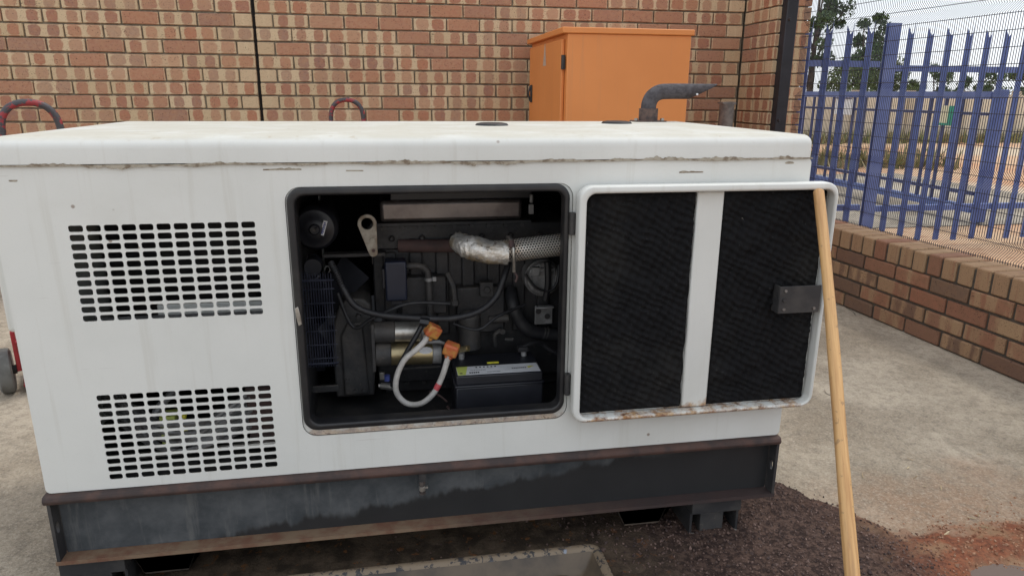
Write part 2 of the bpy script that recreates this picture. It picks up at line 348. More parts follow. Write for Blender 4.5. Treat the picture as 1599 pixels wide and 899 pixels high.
# ------------------------------------------------------------------ mesh helpers
ORG = {}
class MB:
    def __init__(s): s.v = []; s.f = []; s.uv = None; s.fr = []
    def add(s, vs, fs):
        o = len(s.v); s.v += [tuple(p) for p in vs]; s.f += [tuple(i + o for i in f) for f in fs]; return s
    def box(s, x0, x1, y0, y1, z0, z1, mat=None):
        vs = [Vector((x, y, z)) for z in (z0, z1) for y in (y0, y1) for x in (x0, x1)]
        if mat is not None: vs = [mat @ p for p in vs]
        return s.add(vs, [(0, 2, 3, 1), (4, 5, 7, 6), (0, 1, 5, 4), (2, 6, 7, 3), (0, 4, 6, 2), (1, 3, 7, 5)])
    def tube(s, pts, r, seg=12, cap=True, rfun=None, smooth=0, uvs=None):
        pts = [Vector(p) for p in pts]
        if smooth: pts = spline(pts, smooth)
        n = len(pts); t0 = (pts[1] - pts[0]).normalized()
        a = t0.orthogonal().normalized(); rings = []; Ls = 0
        for i, p in enumerate(pts):
            t = (pts[min(i + 1, n - 1)] - pts[max(i - 1, 0)]).normalized()
            a = (a - t * a.dot(t)).normalized(); bb = t.cross(a)
            rad = r if rfun is None else rfun(i / (n - 1))
            rings.append([p + (a * math.cos(2 * math.pi * k / seg) + bb * math.sin(2 * math.pi * k / seg)) * rad for k in range(seg)])
        vs = [p for rg in rings for p in rg]
        fs = [(i * seg + k, i * seg + (k + 1) % seg, (i + 1) * seg + (k + 1) % seg, (i + 1) * seg + k) for i in range(n - 1) for k in range(seg)]
        if cap: fs += [tuple(range(seg - 1, -1, -1)), tuple((n - 1) * seg + k for k in range(seg))]
        return s.add(vs, fs)
    def cyl(s, p0, p1, r, r1=None, seg=20): 
        return s.tube([p0, p1], r, seg, True, None if r1 is None else (lambda t: r + (r1 - r) * t))
    def prism(s, poly, axis, a, b):
        """extrude a 2D polygon along an axis ('x','y','z')"""
        n = len(poly)
        def P(q, h): return {'x': (h, q[0], q[1]), 'y': (q[0], h, q[1]), 'z': (q[0], q[1], h)}[axis]
        vs = [P(q, a) for q in poly] + [P(q, b) for q in poly]
        fs = [tuple(range(n - 1, -1, -1)), tuple(range(n, 2 * n))] + [(i, (i + 1) % n, n + (i + 1) % n, n + i) for i in range(n)]
        return s.add(vs, fs)
    def mesh(s, name, org=(0, 0, 0)):
        me = bpy.data.meshes.new(name); o = Vector(org)
        me.from_pydata([tuple(Vector(p) - o) for p in s.v], [], s.f); me.update(); return me
def spline(pts, k):
    out = []; n = len(pts)
    for i in range(n - 1):
        p0, p1, p2, p3 = pts[max(i - 1, 0)], pts[i], pts[i + 1], pts[min(i + 2, n - 1)]
        for j in range(k):
            t = j / k
            out.append(.5 * ((2 * p1) + (p2 - p0) * t + (2 * p0 - 5 * p1 + 4 * p2 - p3) * t * t + (3 * p1 - p0 - 3 * p2 + p3) * t ** 3))
    out.append(pts[-1]); return out
import bmesh
def link(name, me, mat, parent=None, smooth=True, bevel=0, seg=2):
    if smooth and len(me.polygons):
        me.shade_smooth(); me.set_sharp_from_angle(angle=R(38))
    if mat is not None and not me.materials: me.materials.append(mat if not isinstance(mat, str) else M[mat])
    o = bpy.data.objects.new(name, me); COL.objects.link(o)
    if parent is not None:
        o.parent = parent; ORG[o.name] = ORG[parent.name]
    else: ORG[o.name] = Vector((0, 0, 0))
    if bevel:
        bv = o.modifiers.new('bevel', 'BEVEL'); bv.width = bevel; bv.segments = seg; bv.limit_method = 'ANGLE'; bv.angle_limit = R(40); bv.harden_normals = False
    return o
def obj(name, mb, mat, parent=None, smooth=True, bevel=0, seg=2):
    org = ORG[parent.name] if parent is not None else (0, 0, 0)
    me = mb.mesh(name, org)
    bm = bmesh.new(); bm.from_mesh(me); bmesh.ops.recalc_face_normals(bm, faces=bm.faces); bm.to_mesh(me); bm.free()
    return link(name, me, mat, parent, smooth, bevel, seg)
def tag(o, label, cat, group=None):
    o['label'] = label; o['category'] = cat
    if group: o['group'] = group
    return o
def thing(name, loc, label, cat, group=None):
    o = bpy.data.objects.new(name, None); COL.objects.link(o); o.location = loc; ORG[o.name] = Vector(loc)
    o.empty_display_size = .1
    return tag(o, label, cat, group)
def kind(o, k): o['kind'] = k; return o
def rrect(x0, x1, z0, z1, r, n=6):
    out = []
    for cx, cz, a0 in ((x1 - r, z1 - r, 0), (x0 + r, z1 - r, 90), (x0 + r, z0 + r, 180), (x1 - r, z0 + r, 270)):
        for i in range(n + 1):
            a = R(a0 + 90 * i / n); out.append((cx + r * math.cos(a), cz + r * math.sin(a)))
    return out
def plate(name, loops, y0, y1, mat, parent, bev=0.0, res=2, smooth=True):
    """flat plate in the XZ plane with holes (loops[1:]), y0 front to y1 back"""
    cu = bpy.data.curves.new(name, 'CURVE'); cu.dimensions = '2D'; cu.fill_mode = 'BOTH'
    cu.extrude = max(abs(y1 - y0) / 2 - bev, 0.0002); cu.bevel_depth = bev; cu.bevel_resolution = res
    if bev: cu.offset = -bev
    for lp in loops:
        sp = cu.splines.new('POLY'); sp.points.add(len(lp) - 1); sp.use_cyclic_u = True
        for p, q in zip(sp.points, lp): p.co = (q[0], q[1], 0, 1)
    t = bpy.data.objects.new('tmp', cu); COL.objects.link(t)
    dg = bpy.context.evaluated_depsgraph_get(); dg.update()
    me = bpy.data.meshes.new_from_object(t.evaluated_get(dg)); bpy.data.objects.remove(t); bpy.data.curves.remove(cu)
    me.name = name; me.materials.clear(); ym = (y0 + y1) / 2; org = ORG[parent.name] if parent is not None else Vector((0, 0, 0))
    for v in me.vertices: v.co = Vector((v.co.x, ym - v.co.z, v.co.y)) - org
    bm = bmesh.new(); bm.from_mesh(me); bmesh.ops.remove_doubles(bm, verts=bm.verts, dist=1e-5); bmesh.ops.recalc_face_normals(bm, faces=bm.faces); bm.to_mesh(me); bm.free()
    return link(name, me, mat, parent, smooth)
def set_rnd(me, per_face):
    a = me.attributes.new('rnd', 'FLOAT', 'FACE'); a.data.foreach_set('value', per_face)

GZ = -.03      # yard level

# ================================================================== SETTING
def sheet(name, x0, x1, y0, y1, z, mat, nx=1, ny=1):
    b = MB(); vs = [(x0 + (x1 - x0) * i / nx, y0 + (y1 - y0) * j / ny, z) for j in range(ny + 1) for i in range(nx + 1)]
    fs = [(j * (nx + 1) + i, j * (nx + 1) + i + 1, (j + 1) * (nx + 1) + i + 1, (j + 1) * (nx + 1) + i) for j in range(ny) for i in range(nx)]
    b.add(vs, fs); return kind(obj(name, b, mat), 'structure')
sheet('ground', -900, 900, -900, 900, GZ - .02, 'earth')
sheet('concrete_yard', -9, 3.9, -9, 3.85, GZ, 'concrete')
sheet('concrete_apron', 5.2, 9.5, 4.6, 9.2, GZ - .012, 'concrete')

# oil-soaked and red soil spread over the concrete in front and to the right of the base
BND = [(-.1, .80), (1.5, .80), (1.75, .5), (2.13, .28), (2.25, .10), (2.33, -.05), (2.52, -.07), (2.83, -.03), (3.25, .10), (3.7, .18)]
def bnd(x):
    for (a, b), (c, d) in zip(BND, BND[1:]):
        if a <= x <= c: return b + (d - b) * (x - a) / (c - a)
    return BND[0][1] if x < BND[0][0] else BND[-1][1]
def soil_h(x, y):
    d = bnd(x) - y                                    # >0 inside
    d = min(d, (x - .02) * 1.2)
    n = noise.fractal(Vector((x * 5, y * 5, 1.3)), 1, 2, 5)
    h = .022 * min(1, max(-1, (d + n * .055) / .12)) + .006 * noise.fractal(Vector((x * 22, y * 22, 4)), 1, 2, 3)
    px, py = (x - 2.50) / .14, (y + .29) / .055       # the hollow that holds the puddle
    h -= .022 * math.exp(-(px * px + py * py))
    return h
b = MB(); nx, ny = 230, 180; X0, X1, Y0, Y1 = -.15, 3.66, -2.1, .9
b.add([(X0 + (X1 - X0) * i / nx, Y0 + (Y1 - Y0) * j / ny, GZ + soil_h(X0 + (X1 - X0) * i / nx, Y0 + (Y1 - Y0) * j / ny)) for j in range(ny + 1) for i in range(nx + 1)],
      [(j * (nx + 1) + i, j * (nx + 1) + i + 1, (j + 1) * (nx + 1) + i + 1, (j + 1) * (nx + 1) + i) for j in range(ny) for i in range(nx)])
kind(obj('soil', b, 'soil'), 'structure')
b = MB(); rr = []
for i in range(26000):
    x = random.uniform(.8, 3.6); y = random.uniform(-1.3, .36); h = soil_h(x, y)
    if x < 1.75 and random.random() > max(.05, (x - 1.2) / .55): continue
    if h < .0: 
        if h < -.014 or random.random() > .18: continue
        h = 0
    s = random.uniform(.0018, .0048) * (1.7 if random.random() < .04 else 1)
    q = Euler((random.random() * 6, random.random() * 6, random.random() * 6)).to_matrix(); c = Vector((x, y, GZ + h + s * .2))
    vs = [c + q @ Vector(p) * s for p in ((1.3, 0, 0), (-1.2, 0, .1), (0, 1, 0), (0, -1, .1), (0, 0, .8), (.1, 0, -.8))]
    b.add(vs, [(0, 2, 4), (2, 1, 4), (1, 3, 4), (3, 0, 4), (2, 0, 5), (1, 2, 5), (3, 1, 5), (0, 3, 5)]); rr += [random.random()] * 8
me = b.mesh('gravel'); set_rnd(me, rr)
g = link('gravel', me, 'pebble', None, False); kind(g, 'stuff'); tag(g, 'fine dark gravel scattered over the oily soil beside the generator', 'gravel')
b = MB(); rr = []
for i in range(60):
    x = random.uniform(2.45, 3.5); y = random.uniform(-.75, .35); z = GZ + max(0, soil_h(x, y)) + .002; a = random.random() * 6.28; l = random.uniform(.004, .014); q = random.uniform(.0007, .002)
    dx, dy = math.cos(a), math.sin(a); c = [(x - dx * l - dy * q, y - dy * l + dx * q, z), (x - dx * l + dy * q, y - dy * l - dx * q, z), (x + dx * l + dy * q, y + dy * l - dx * q, z + .004), (x + dx * l - dy * q, y + dy * l + dx * q, z + .005)]
    c += [(p[0], p[1], p[2] + .0012) for p in c]; b.add(c, [(0, 1, 2, 3), (4, 5, 6, 7), (0, 1, 5, 4), (1, 2, 6, 5), (2, 3, 7, 6), (3, 0, 4, 7)]); rr += [random.random()] * 6
me = b.mesh('straw_litter'); set_rnd(me, rr); g = link('straw_litter', me, 'straw', None, False); kind(g, 'stuff'); tag(g, 'bits of dry straw and leaf scattered on the red soil', 'litter')
b = MB(); n = 40
pts = []
for i in range(n):
    a = 2 * math.pi * i / n; q = 1 + .25 * noise.noise(Vector((math.cos(a) * 1.5, math.sin(a) * 1.5, 7)))
    pts.append((2.50 + .17 * q * math.cos(a), -.29 + .062 * q * math.sin(a), GZ + .009))
b.add(pts, [tuple(range(n))]); kind(obj('puddle_water', b, 'water'), 'structure')

# ------------------------------------------------------------------ brickwork
BL, BH, BD = .2365, .0895, .11
def brick_mesh(name, ln, h, d, mat, long_axis='x', r=.004, jit=0.0):
    """one brick centred on its face: face looks -Y, UV 0..1 over the face"""
    bm = bmesh.new(); bmesh.ops.create_cube(bm, size=1)
    for v in bm.verts: v.co = Vector((v.co.x * ln, (v.co.y + .5) * d, v.co.z * h))
    bmesh.ops.bevel(bm, geom=bm.edges[:], offset=r, segments=1, affect='EDGES')
    for v in bm.verts:
        if jit: v.co += Vector((random.uniform(-jit, jit), random.uniform(-jit, jit) * .5, random.uniform(-jit, jit)))
    uvl = bm.loops.layers.uv.new('UVMap')
    for f in bm.faces:
        for l in f.loops:
            p = l.vert.co
            l[uvl].uv = (p.x / ln + .5, p.z / h + .5) if abs(f.normal.z) < .7 and abs(f.normal.x) < .7 else ((p.y / d, p.z / h + .5) if abs(f.normal.x) >= .7 else (p.x / ln + .5, .3 + .4 * p.y / d))
    me = bpy.data.meshes.new(name); bm.to_mesh(me); bm.free(); me.materials.append(M[mat]); return me
def place(name, me, loc, parent, rotz=0.0):
    if me.name.startswith('brick') and name == 'brick': me = random.choice(VAR)
    elif me.name.startswith('plinth_brick'): me = random.choice(LVAR)
    o = bpy.data.objects.new(name, me); COL.objects.link(o); o.parent = parent
    o.location = Vector(loc) - ORG[parent.name]; o.rotation_euler = (0, 0, rotz); return o
mj = .010
VAR = [brick_mesh('brick', BL - mj, BH - mj, BD, 'brick', r=random.uniform(.003, .006), jit=.0016) for _ in range(9)]
bm_full = VAR[0]; bm_half = brick_mesh('half_brick', BL / 2 - mj, BH - mj, BD, 'brickcream')
YW = 3.60
XL, XR = -4.4, 3.575
wall = thing('brick_wall', (0, YW, GZ), 'tall cream and red face brick wall with a dark vertical expansion joint', 'brick wall')
b = MB(); b.box(XL, -.012, YW + .013, YW + .24, GZ, GZ + BH * 36); b.box(.012, XR - .006, YW + .013, YW + .24, GZ, GZ + BH * 36)
obj('mortar_bed', b, 'mortar', wall)
b = MB(); b.box(-.0115, .0115, YW + .035, YW + .2, GZ, GZ + BH * 36); obj('expansion_joint', b, 'joint', wall)
far = MB(); far_r = []; far_uv = []
NC = 36
for k in range(NC):
    z = GZ + BH * (k + .5); vis = 11 <= k <= 23
    row = []
    for side in (-1, 1):
        x = .007; end = -XL if side < 0 else XR - .004; first = True
        off = (k + (0 if side < 0 else 0)) % 2
        while x < end - .03:
            ln = BL / 2 if (first and off) else BL
            half = False
            if first and off: half = True
            if x + ln > end + .005: ln = end - x; half = True
            if ln < .05: break
            row.append((side * (x + ln / 2), ln, half)); x += ln; first = False
    for cx, ln, half in row:
        j = Vector((random.uniform(-.0012, .0012), random.uniform(-.0025, .0015), random.uniform(-.001, .001)))
        shown = vis and cx > -1.75
        if shown and (not half or abs(ln - BL / 2) < .03):
            o = place('brick', bm_half if half else bm_full, Vector((cx, YW, z)) + j, wall)
            if half: o.scale = ((ln - mj) / (BL / 2 - mj), 1, 1)
            o.rotation_euler = (0, random.uniform(-.006, .006), random.uniform(-.008, .008))
        else:
            x0, x1, z0, z1, y0 = cx - ln / 2 + mj / 2, cx + ln / 2 - mj / 2, z - BH / 2 + mj / 2, z + BH / 2 - mj / 2, YW + j.y
            far.box(x0, x1, y0, YW + .09, z0, z1); far_r += [random.random()] * 6
me = far.mesh('brickwork', (0, YW, GZ)); set_rnd(me, far_r)
uvl = me.uv_layers.new(name='UVMap')
for p in me.polygons:
    b8 = (p.index // 6) * 8; lo = me.vertices[b8].co; hi = me.vertices[b8 + 7].co
    for li in p.loop_indices:
        c = me.vertices[me.loops[li].vertex_index].co
        uvl.data[li].uv = ((c.x - lo.x) / (hi.x - lo.x), (c.z - lo.z) / (hi.z - lo.z))
kind(link('brickwork', me, 'brickm', wall, False), 'stuff')

# return pier at the end of the wall (its face looks -X)
pier = thing('brick_pier', (3.70, 3.36, GZ), 'brick return pier in the corner between the brick wall and black post', 'pier')
PX, PY0, PY1 = 3.575, YW, 3.135
b = MB(); b.box(PX + .012, PX + .235, PY1 + .012, PY0 + .2, GZ, GZ + BH * 30); obj('mortar_bed', b, 'mortar', pier)
for k in range(30):
    z = GZ + BH * (k + .5); y = PY0 + (.0 if k % 2 else -.0); seq = [BL, BL] if k % 2 else [BL / 2, BL, BL / 2]
    for ln in seq:
        half = ln < BL
        o = place('brick', bm_half if half and k % 3 else bm_full, (PX + random.uniform(-.0015, .001), y - ln / 2, z), pier, -math.pi / 2)
        if half: o.scale = (1 if k % 3 else (BL / 2 - mj) / (BL - mj), .5, 1)
        else: o.scale = (1, .5, 1)
        y -= ln
    o = place('brick', bm_full, (PX + BL / 2 + .058 - .0, PY1, z), pier); o.scale = (.74, .4, 1)

# low plinth wall with a brick-on-edge coping, turned slightly from the yard's axis
LA = math.atan2(.057, 1.0)
LO = Vector((3.597, 3.125, GZ)); LD = Vector((.057, -1, 0)).normalized(); LNV = Vector((1, .057, 0)).normalized()   # along the wall, into the wall
rotl = math.atan2(LD.y, LD.x)       # brick local x runs along the wall, local y into the wall
low = thing('low_brick_wall', LO, 'low brown brick plinth wall with brick-on-edge coping under the mesh fence', 'wall')
LB, LH = .2515, .0905
LVAR = [brick_mesh('plinth_brick', LB - .015, LH - .014, .1, 'bricklow', r=random.uniform(.004, .007), jit=.002) for _ in range(8)]; bl_full = LVAR[0]; bl_cop = brick_mesh('coping_brick', .100 - .016, .110, .225, 'brickcop', r=.006)
LLEN = 4.3
def lw(s, d, z): return LO + LD * s + LNV * d + Vector((0, 0, z))
def lbox(b, s0, s1, d0, d1, z0, z1):
    vs = [lw(s, d, z) for z in (z0, z1) for d in (d0, d1) for s in (s0, s1)]
    b.add(vs, [(0, 2, 3, 1), (4, 5, 7, 6), (0, 1, 5, 4), (2, 6, 7, 3), (0, 4, 6, 2), (1, 3, 7, 5)])
b = MB(); lbox(b, 0, LLEN, .012, .215, 0, LH * 4 - .004); lbox(b, 0, LLEN, .012, .21, LH * 4 - .003, LH * 4 + .094); obj('mortar_bed', b, 'mortardark', low)
for k in range(4):
    s = -.0 + (LB / 2 if k % 2 else LB) - LB / 2
    while s < LLEN:
        place('brick', bl_full, lw(s + (0 if k % 2 else 0), random.uniform(-.003, .002), LH * (k + .5)), low, rotl); s += LB
s = .05
while s < LLEN:
    o = place('coping_brick', bl_cop, lw(s, random.uniform(-.004, .003), LH * 4 + .056 + random.uniform(-.002, .002)), low, rotl); s += .0995

# ------------------------------------------------------------------ welded mesh fence on the plinth
mf = thing('mesh_fence', lw(0, .14, .47), 'dark welded wire mesh fence with folded ridges on the low brick wall', 'mesh fence')
ZB, ZT = .455, 2.30; FOLD = [(.52, .045), (.85, .05), (1.295, .045), (1.70, .05), (2.15, .045)]
def fold(z):
    for zc, h in FOLD:
        if abs(z - zc) < h: return -.05 * (1 - abs(z - zc) / h)
    return 0
zs = sorted({ZB, ZT} | {zc + k * h for zc, h in FOLD for k in (-1, 0, 1)})
b = MB(); wr = .0020; s = .07
while s < 3.75:
    ring = []
    for z in zs:
        c = lw(s, .14 - fold(z), 0); ring.append([Vector((c.x, c.y, z)) + LD * (wr * math.cos(a)) + LNV * (wr * math.sin(a)) for a in (0, 2.1, 4.2)])
    vs = [p for r_ in ring for p in r_]; b.add(vs, [(i * 3 + k, i * 3 + (k + 1) % 3, i * 3 + 3 + (k + 1) % 3, i * 3 + 3 + k) for i in range(len(zs) - 1) for k in range(3)])
    s += .0145
kind(obj('vertical_wires', b, 'wire', mf, False), 'stuff')
z = ZB + .01
while z < ZT:
    b = MB(); d = .14 - fold(z) - .0032
    p0 = lw(.06, d, 0); p1 = lw(3.76, d, 0); p0.z = p1.z = z; b.tube([p0, p1], .0019, 5, False); obj('horizontal_wire', b, 'wire', mf, False); z += .0785
b = MB()
for i in range(1):
    p = lw(.02, .05, 0); b.box(p.x - .042, p.x + .042, p.y - .045, p.y + .045, GZ + LH * 4 + .11, 2.45)
obj('post', b, 'blackpost', mf, True, .006)
b = MB(); p = lw(3.8, .14, 0); b.box(p.x - .04, p.x + .04, p.y - .04, p.y + .04, GZ + LH * 4 + .113, 2.45); obj('post', b, 'blackpost', mf, True, .006)
for z in (1.08, 1.75):
    p = lw(.07, .0, 0); b = MB(); b.cyl((p.x + .0, p.y - .035, z), (p.x, p.y - .062, z), .012, seg=10); obj('bolt', b, 'blackpost', mf)

# ------------------------------------------------------------------ palisade fence beyond the mesh
PYF = 3.83
pal = thing('palisade_fence', (5.2, PYF, GZ), 'bright blue steel palisade fence with split pointed pales behind the mesh', 'palisade fence')
def pale_mesh(h, wd, nm):
    xs = [-.5, -.22, 0, .22, .5]; ys = [0, -.016, -.004, -.016, 0]; tops = [h - .045, h - .10, h - .115, h - .09, h]
    vs = []; 
    for x, y, t in zip(xs, ys, tops): vs += [(x * wd, y, 0), (x * wd, y, h - .13), (x * wd * (1 if abs(x) < .4 else 1.06), y, t)]
    vs += [(x, y + .004, z) for x, y, z in vs]; fs = []
    for i in range(4):
        for k in range(2):
            a, c = i * 3 + k, (i + 1) * 3 + k; fs += [(a, c, c + 1, a + 1), (a + 15, a + 16, c + 16, c + 15)]
    me = bpy.data.meshes.new(nm); me.from_pydata(vs, [], fs); me.materials.append(M['blue']); return me
pm = pale_mesh(1.86, .060, 'pale')
for i in range(20):
    x = 4.075 + .186 * i
    if abs(x - 5.02) < .08: x += .02
    if i == 5: continue
    o = place('pale', pm, (x + random.uniform(-.004, .004), PYF, GZ + .02 + random.uniform(-.006, .006)), pal)
b = MB(); b.box(4.975, 5.085, PYF - .012, PYF - .004, GZ, 1.83); b.box(4.975, 5.085, PYF + .025, PYF + .033, GZ, 1.83); b.box(5.026, 5.034, PYF - .004, PYF + .025, GZ, 1.83); obj('post', b, 'blue', pal, False)
for z, x0, x1 in ((.30, 3.86, 4.95), (1.505, 3.86, 4.95), (.285, 5.09, 7.8), (1.475, 5.09, 7.8)):
    b = MB(); b.box(x0, x1, PYF + .006, PYF + .012, z - .025, z + .025); b.box(x0, x1, PYF + .012, PYF + .05, z + .019, z + .025); obj('rail', b, 'blue', pal, False)
b = MB(); b.box(7.55, 7.68, PYF - .012, PYF + .1, GZ, 1.83); obj('post', b, 'blue', pal, False)

# sliding gate further back, parallel to the plinth wall
gx = 7.0
gate = thing('sliding_gate', (gx, 6.6, GZ), 'dark blue sliding gate with a pale top rail standing beyond the palisade', 'gate')
for z0, z1, nm, mt in ((1.225, 1.30, 'top_rail', 'blue'), (.05, .13, 'bottom_rail', 'blue'), (.235, .27, 'lower_rail', 'darkblue'), (1.06, 1.09, 'upper_rail', 'darkblue')):
    b = MB(); b.box(gx - .03, gx + .03, 4.80, 10.5, z0, z1); obj(nm, b, mt, gate, False)
y = 4.95
gm = MB().box(-.012, .012, -.016, .016, 0, 1.13).mesh('bar'); gm.materials.append(M['darkblue'])
while y < 10.45:
    place('bar', gm, (gx + .0, y, .12), gate); y += .23
b = MB(); b.box(gx - .05, gx + .05, 4.66, 4.76, GZ, 1.32); obj('post', b, 'blue', gate, False, .008)
sg = thing('notice_board', (gx - .06, 7.17, 1.01), 'plain white notice board hung on the sliding gate', 'sign')
b = MB(); b.box(gx - .06, gx - .045, 6.98, 7.34, 1.0, 1.21); obj('board', b, 'signwhite', sg, False, .003)
b = MB(); b.box(gx - .075, gx - .0605, 7.0, 7.32, 1.205, 1.222); obj('top_clip', b, 'darkblue', sg, False)
sg2 = thing('notice_board', (gx - .06, 5.34, .94), 'cream notice board with green side band and bottom edge on the sliding gate', 'sign')
b = MB(); b.box(gx - .06, gx - .045, 5.20, 5.50, .94, 1.15); obj('board', b, 'signcream', sg2, False, .003)
b = MB(); b.box(gx - .066, gx - .0605, 5.20, 5.50, .94, .965); b.box(gx - .066, gx - .0605, 5.2, 5.29, .9655, 1.15); obj('green_band', b, 'signgreen', sg2, False)

# precast boundary wall far behind
bw = thing('boundary_wall', (16, 17, GZ), 'beige precast boundary wall far behind the gate', 'wall')
x = 7.0; pmesh = MB().box(-.09, .09, -.09, .09, 0, 1.42).mesh('post'); pmesh.materials.append(M['beigepost'])
pan = MB().box(-.79, .79, -.03, .03, 0, .325).mesh('panel'); pan.materials.append(M['beige'])
while x < 27:
    place('post', pmesh, (x, 17, GZ), bw)
    for k in range(4): place('panel', pan, (x + .88, 17 + random.uniform(-.008, .008), GZ + .33 * k), bw)
    x += 1.76
b = MB(); rr = []
for i in range(2600):
    t = random.random()
    if t < .8: x, y = random.uniform(8, 26), 16.8 - abs(random.gauss(0, .35))
    else: x, y = random.uniform(8.4, 11.5), random.gauss(10.5, .35)
    h = random.uniform(.12, .42); a = random.random() * 6.28; q = .03
    dx, dy = math.cos(a) * q, math.sin(a) * q; lx, ly = random.gauss(0, .12), random.gauss(0, .12)
    b.add([(x - dx, y - dy, GZ - .02), (x + dx, y + dy, GZ - .02), (x + lx, y + ly, GZ + h)], [(0, 1, 2)]); rr.append(random.random())
me = b.mesh('dry_grass'); set_rnd(me, rr); g = link('dry_grass', me, 'dry', None, False); kind(g, 'stuff'); tag(g, 'dry grass along the foot of the beige boundary wall', 'grass')

# trees beyond
def tree(x, y, h, rad, lbl, name='leafy_tree', mat='leaf', clumps=26, per=170, low=.35, ls=.17, grp='trees beyond the boundary wall'):
    t = thing(name, (x, y, GZ), lbl, 'tree' if 'tree' in name else 'bush', grp); base = Vector((x, y, GZ))
    b = MB(); tops = []
    hh = h * .62; lean = Vector((random.uniform(-.1, .1), random.uniform(-.1, .1), 0)) * h
    b.tube([base, base + lean * .3 + Vector((0, 0, hh * .5)), base + lean * .7 + Vector((0, 0, hh))], .1, 8, True, lambda q: h * (.026 - .016 * q), 4)
    cl = []
    for i in range(clumps):
        a = random.random() * 6.28; zz = low + (1 - low) * random.random() ** .85; rmax = rad * math.sin(math.pi * min(1, max(.12, (zz - low) / (1.02 - low) * .8 + .18))) ** .7
        q = rmax * random.random() ** .5; c = base + lean * zz + Vector((math.cos(a) * q, math.sin(a) * q, zz * h)); cl.append(c)
        if i % 3 == 0:
            s0 = base + lean * .4 + Vector((0, 0, min(hh, c.z - GZ) * random.uniform(.45, .8))); mid = (s0 + c) / 2 + Vector((0, 0, .05 * h)); b.tube([s0, mid, c], .1, 5, False, lambda q: h * (.010 - .007 * q), 3)
    obj('trunk', b, 'bark', t)
    f = MB(); rr = []
    for c in cl:
        sz = rad * random.uniform(.18, .36); tint = random.uniform(-.25, .25)
        for k in range(per):
            d = Vector((random.gauss(0, 1), random.gauss(0, 1), random.gauss(0, .75))); d = d.normalized() * sz * random.random() ** .45
            p = c + d; q = Euler((random.random() * 6, random.random() * 6, random.random() * 6)).to_matrix(); l = ls * random.uniform(.6, 1.2)
            f.add([p + q @ Vector(v) * l for v in ((-.5, 0, 0), (0, -.24, .05), (.5, 0, 0), (0, .24, .05))], [(0, 1, 2, 3)]); rr.append(min(1, max(0, .5 + tint + random.uniform(-.35, .35))))
    me = f.mesh('crown', base); set_rnd(me, rr); link('crown', me, mat, t, False)
tree(18.95, 27.1, 6.9, 1.35, 'tall dark leafy tree rising just right of the black fence post', clumps=30)
tree(20.9, 26.5, 4.5, 1.2, 'rounded leafy tree left of the wide blue fence post', clumps=25)
tree(22.6, 26.8, 2.6, 1.25, 'low olive bush right beside the wide blue fence post, beyond the wall', 'leafy_bush', 'leaf2', 22, 150, .25, .15)
tree(24.4, 26.2, 2.45, 1.15, 'low dark bush in the middle of the gap right of the wide post', 'leafy_bush', 'leaf', 18, 150, .25, .15)
tree(26.1, 25.7, 2.35, 1.1, 'sparse low bush second from the right edge, beyond the wall', 'leafy_bush', 'leaf', 13, 120, .25, .15)
tree(27.9, 25.2, 3.7, .95, 'slim leafy tree at the right edge of the picture', mat='leaf2', clumps=18)
tree(19.8, 25.6, 2.5, 1.45, 'olive green bush below the two tall trees', 'leafy_bush', 'leaf2', 24, 160, .2, .15)

# ------------------------------------------------------------------ orange cabinet against the wall
cx0, cx1, cy0, cy1, cz1 = 1.905, 2.665, 2.47, 3.50, 1.60
cab = thing('orange_cabinet', ((cx0 + cx1) / 2, (cy0 + cy1) / 2, GZ), 'orange sheet steel cabinet with flat overhanging roof against the brick wall', 'cabinet')
b = MB(); b.box(cx0 + .004, cx1, cy0, cy1, GZ + .08, cz1 - .012); obj('body', b, 'orange', cab, True, .004)
b = MB(); b.prism([(cx0 - .03, cy0 - .012), (cx1 + .015, cy0 - .012), (cx1 + .015, cy1 + .02), (cx0 - .03, cy1 + .02)], 'z', cz1 - .012, cz1 + .022); obj('roof', b, 'orange', cab, True, .005)
b = MB(); b.box(cx0 - .018, cx0 + .002, cy0 + .055, cy1 - .03, GZ + .11, cz1 - .04)
dr = obj('door', b, 'orange', cab, True, .004)
for z in (1.43, .45):
    b = MB(); b.cyl((cx0 - .012, cy0 + .036, z - .04), (cx0 - .012, cy0 + .036, z + .04), .009, seg=10); b.box(cx0 - .02, cx0 - .0005, cy0 + .03, cy0 + .05, z - .04, z + .04); obj('hinge', b, 'dark_steel', dr)
b = MB(); b.box(cx0 - .03, cx0 - .019, cy1 - .14, cy1 - .11, 1.19, 1.31); b.tube([(cx0 - .03, cy1 - .12, 1.30), (cx0 - .045, cy1 - .12, 1.25), (cx0 - .03, cy1 - .12, 1.20)], .007, 8); obj('latch', b, 'dark_steel', dr, True, .003)
b = MB(); b.add([(cx0 - .0185, 2.98, 1.56), (cx0 - .0185, 2.965, 1.56), (cx0 - .0185, 2.94, 1.44), (cx0 - .0185, 2.93, 1.425), (cx0 - .0185, 3.03, 1.425), (cx0 - .0185, 3.02, 1.44)], [(0, 1, 2, 3, 4, 5)])
obj('dried_run', b, 'greydrip', dr, False)
for z in (GZ,): 
    for x in (cx0 + .05, cx1 - .05):
        for y in (cy0 + .05, cy1 - .05):
            b = MB(); b.box(x - .03, x + .03, y - .03, y + .03, z, z + .08); obj('leg', b, 'dark_steel', cab, False)

# grey pipe stub standing by the wall corner
b = MB(); b.tube([(3.265, 3.15, GZ), (3.265, 3.15, 1.19)], .052, 16, True); b.prism([(3.213, 1.19), (3.317, 1.185), (3.317, 1.2), (3.30, 1.205), (3.213, 1.2)], 'y', 3.11, 3.19)
tag(obj('pipe_stub', b, 'greypost'), 'short grey pipe standing in front of the corner between wall and pier', 'pipe')

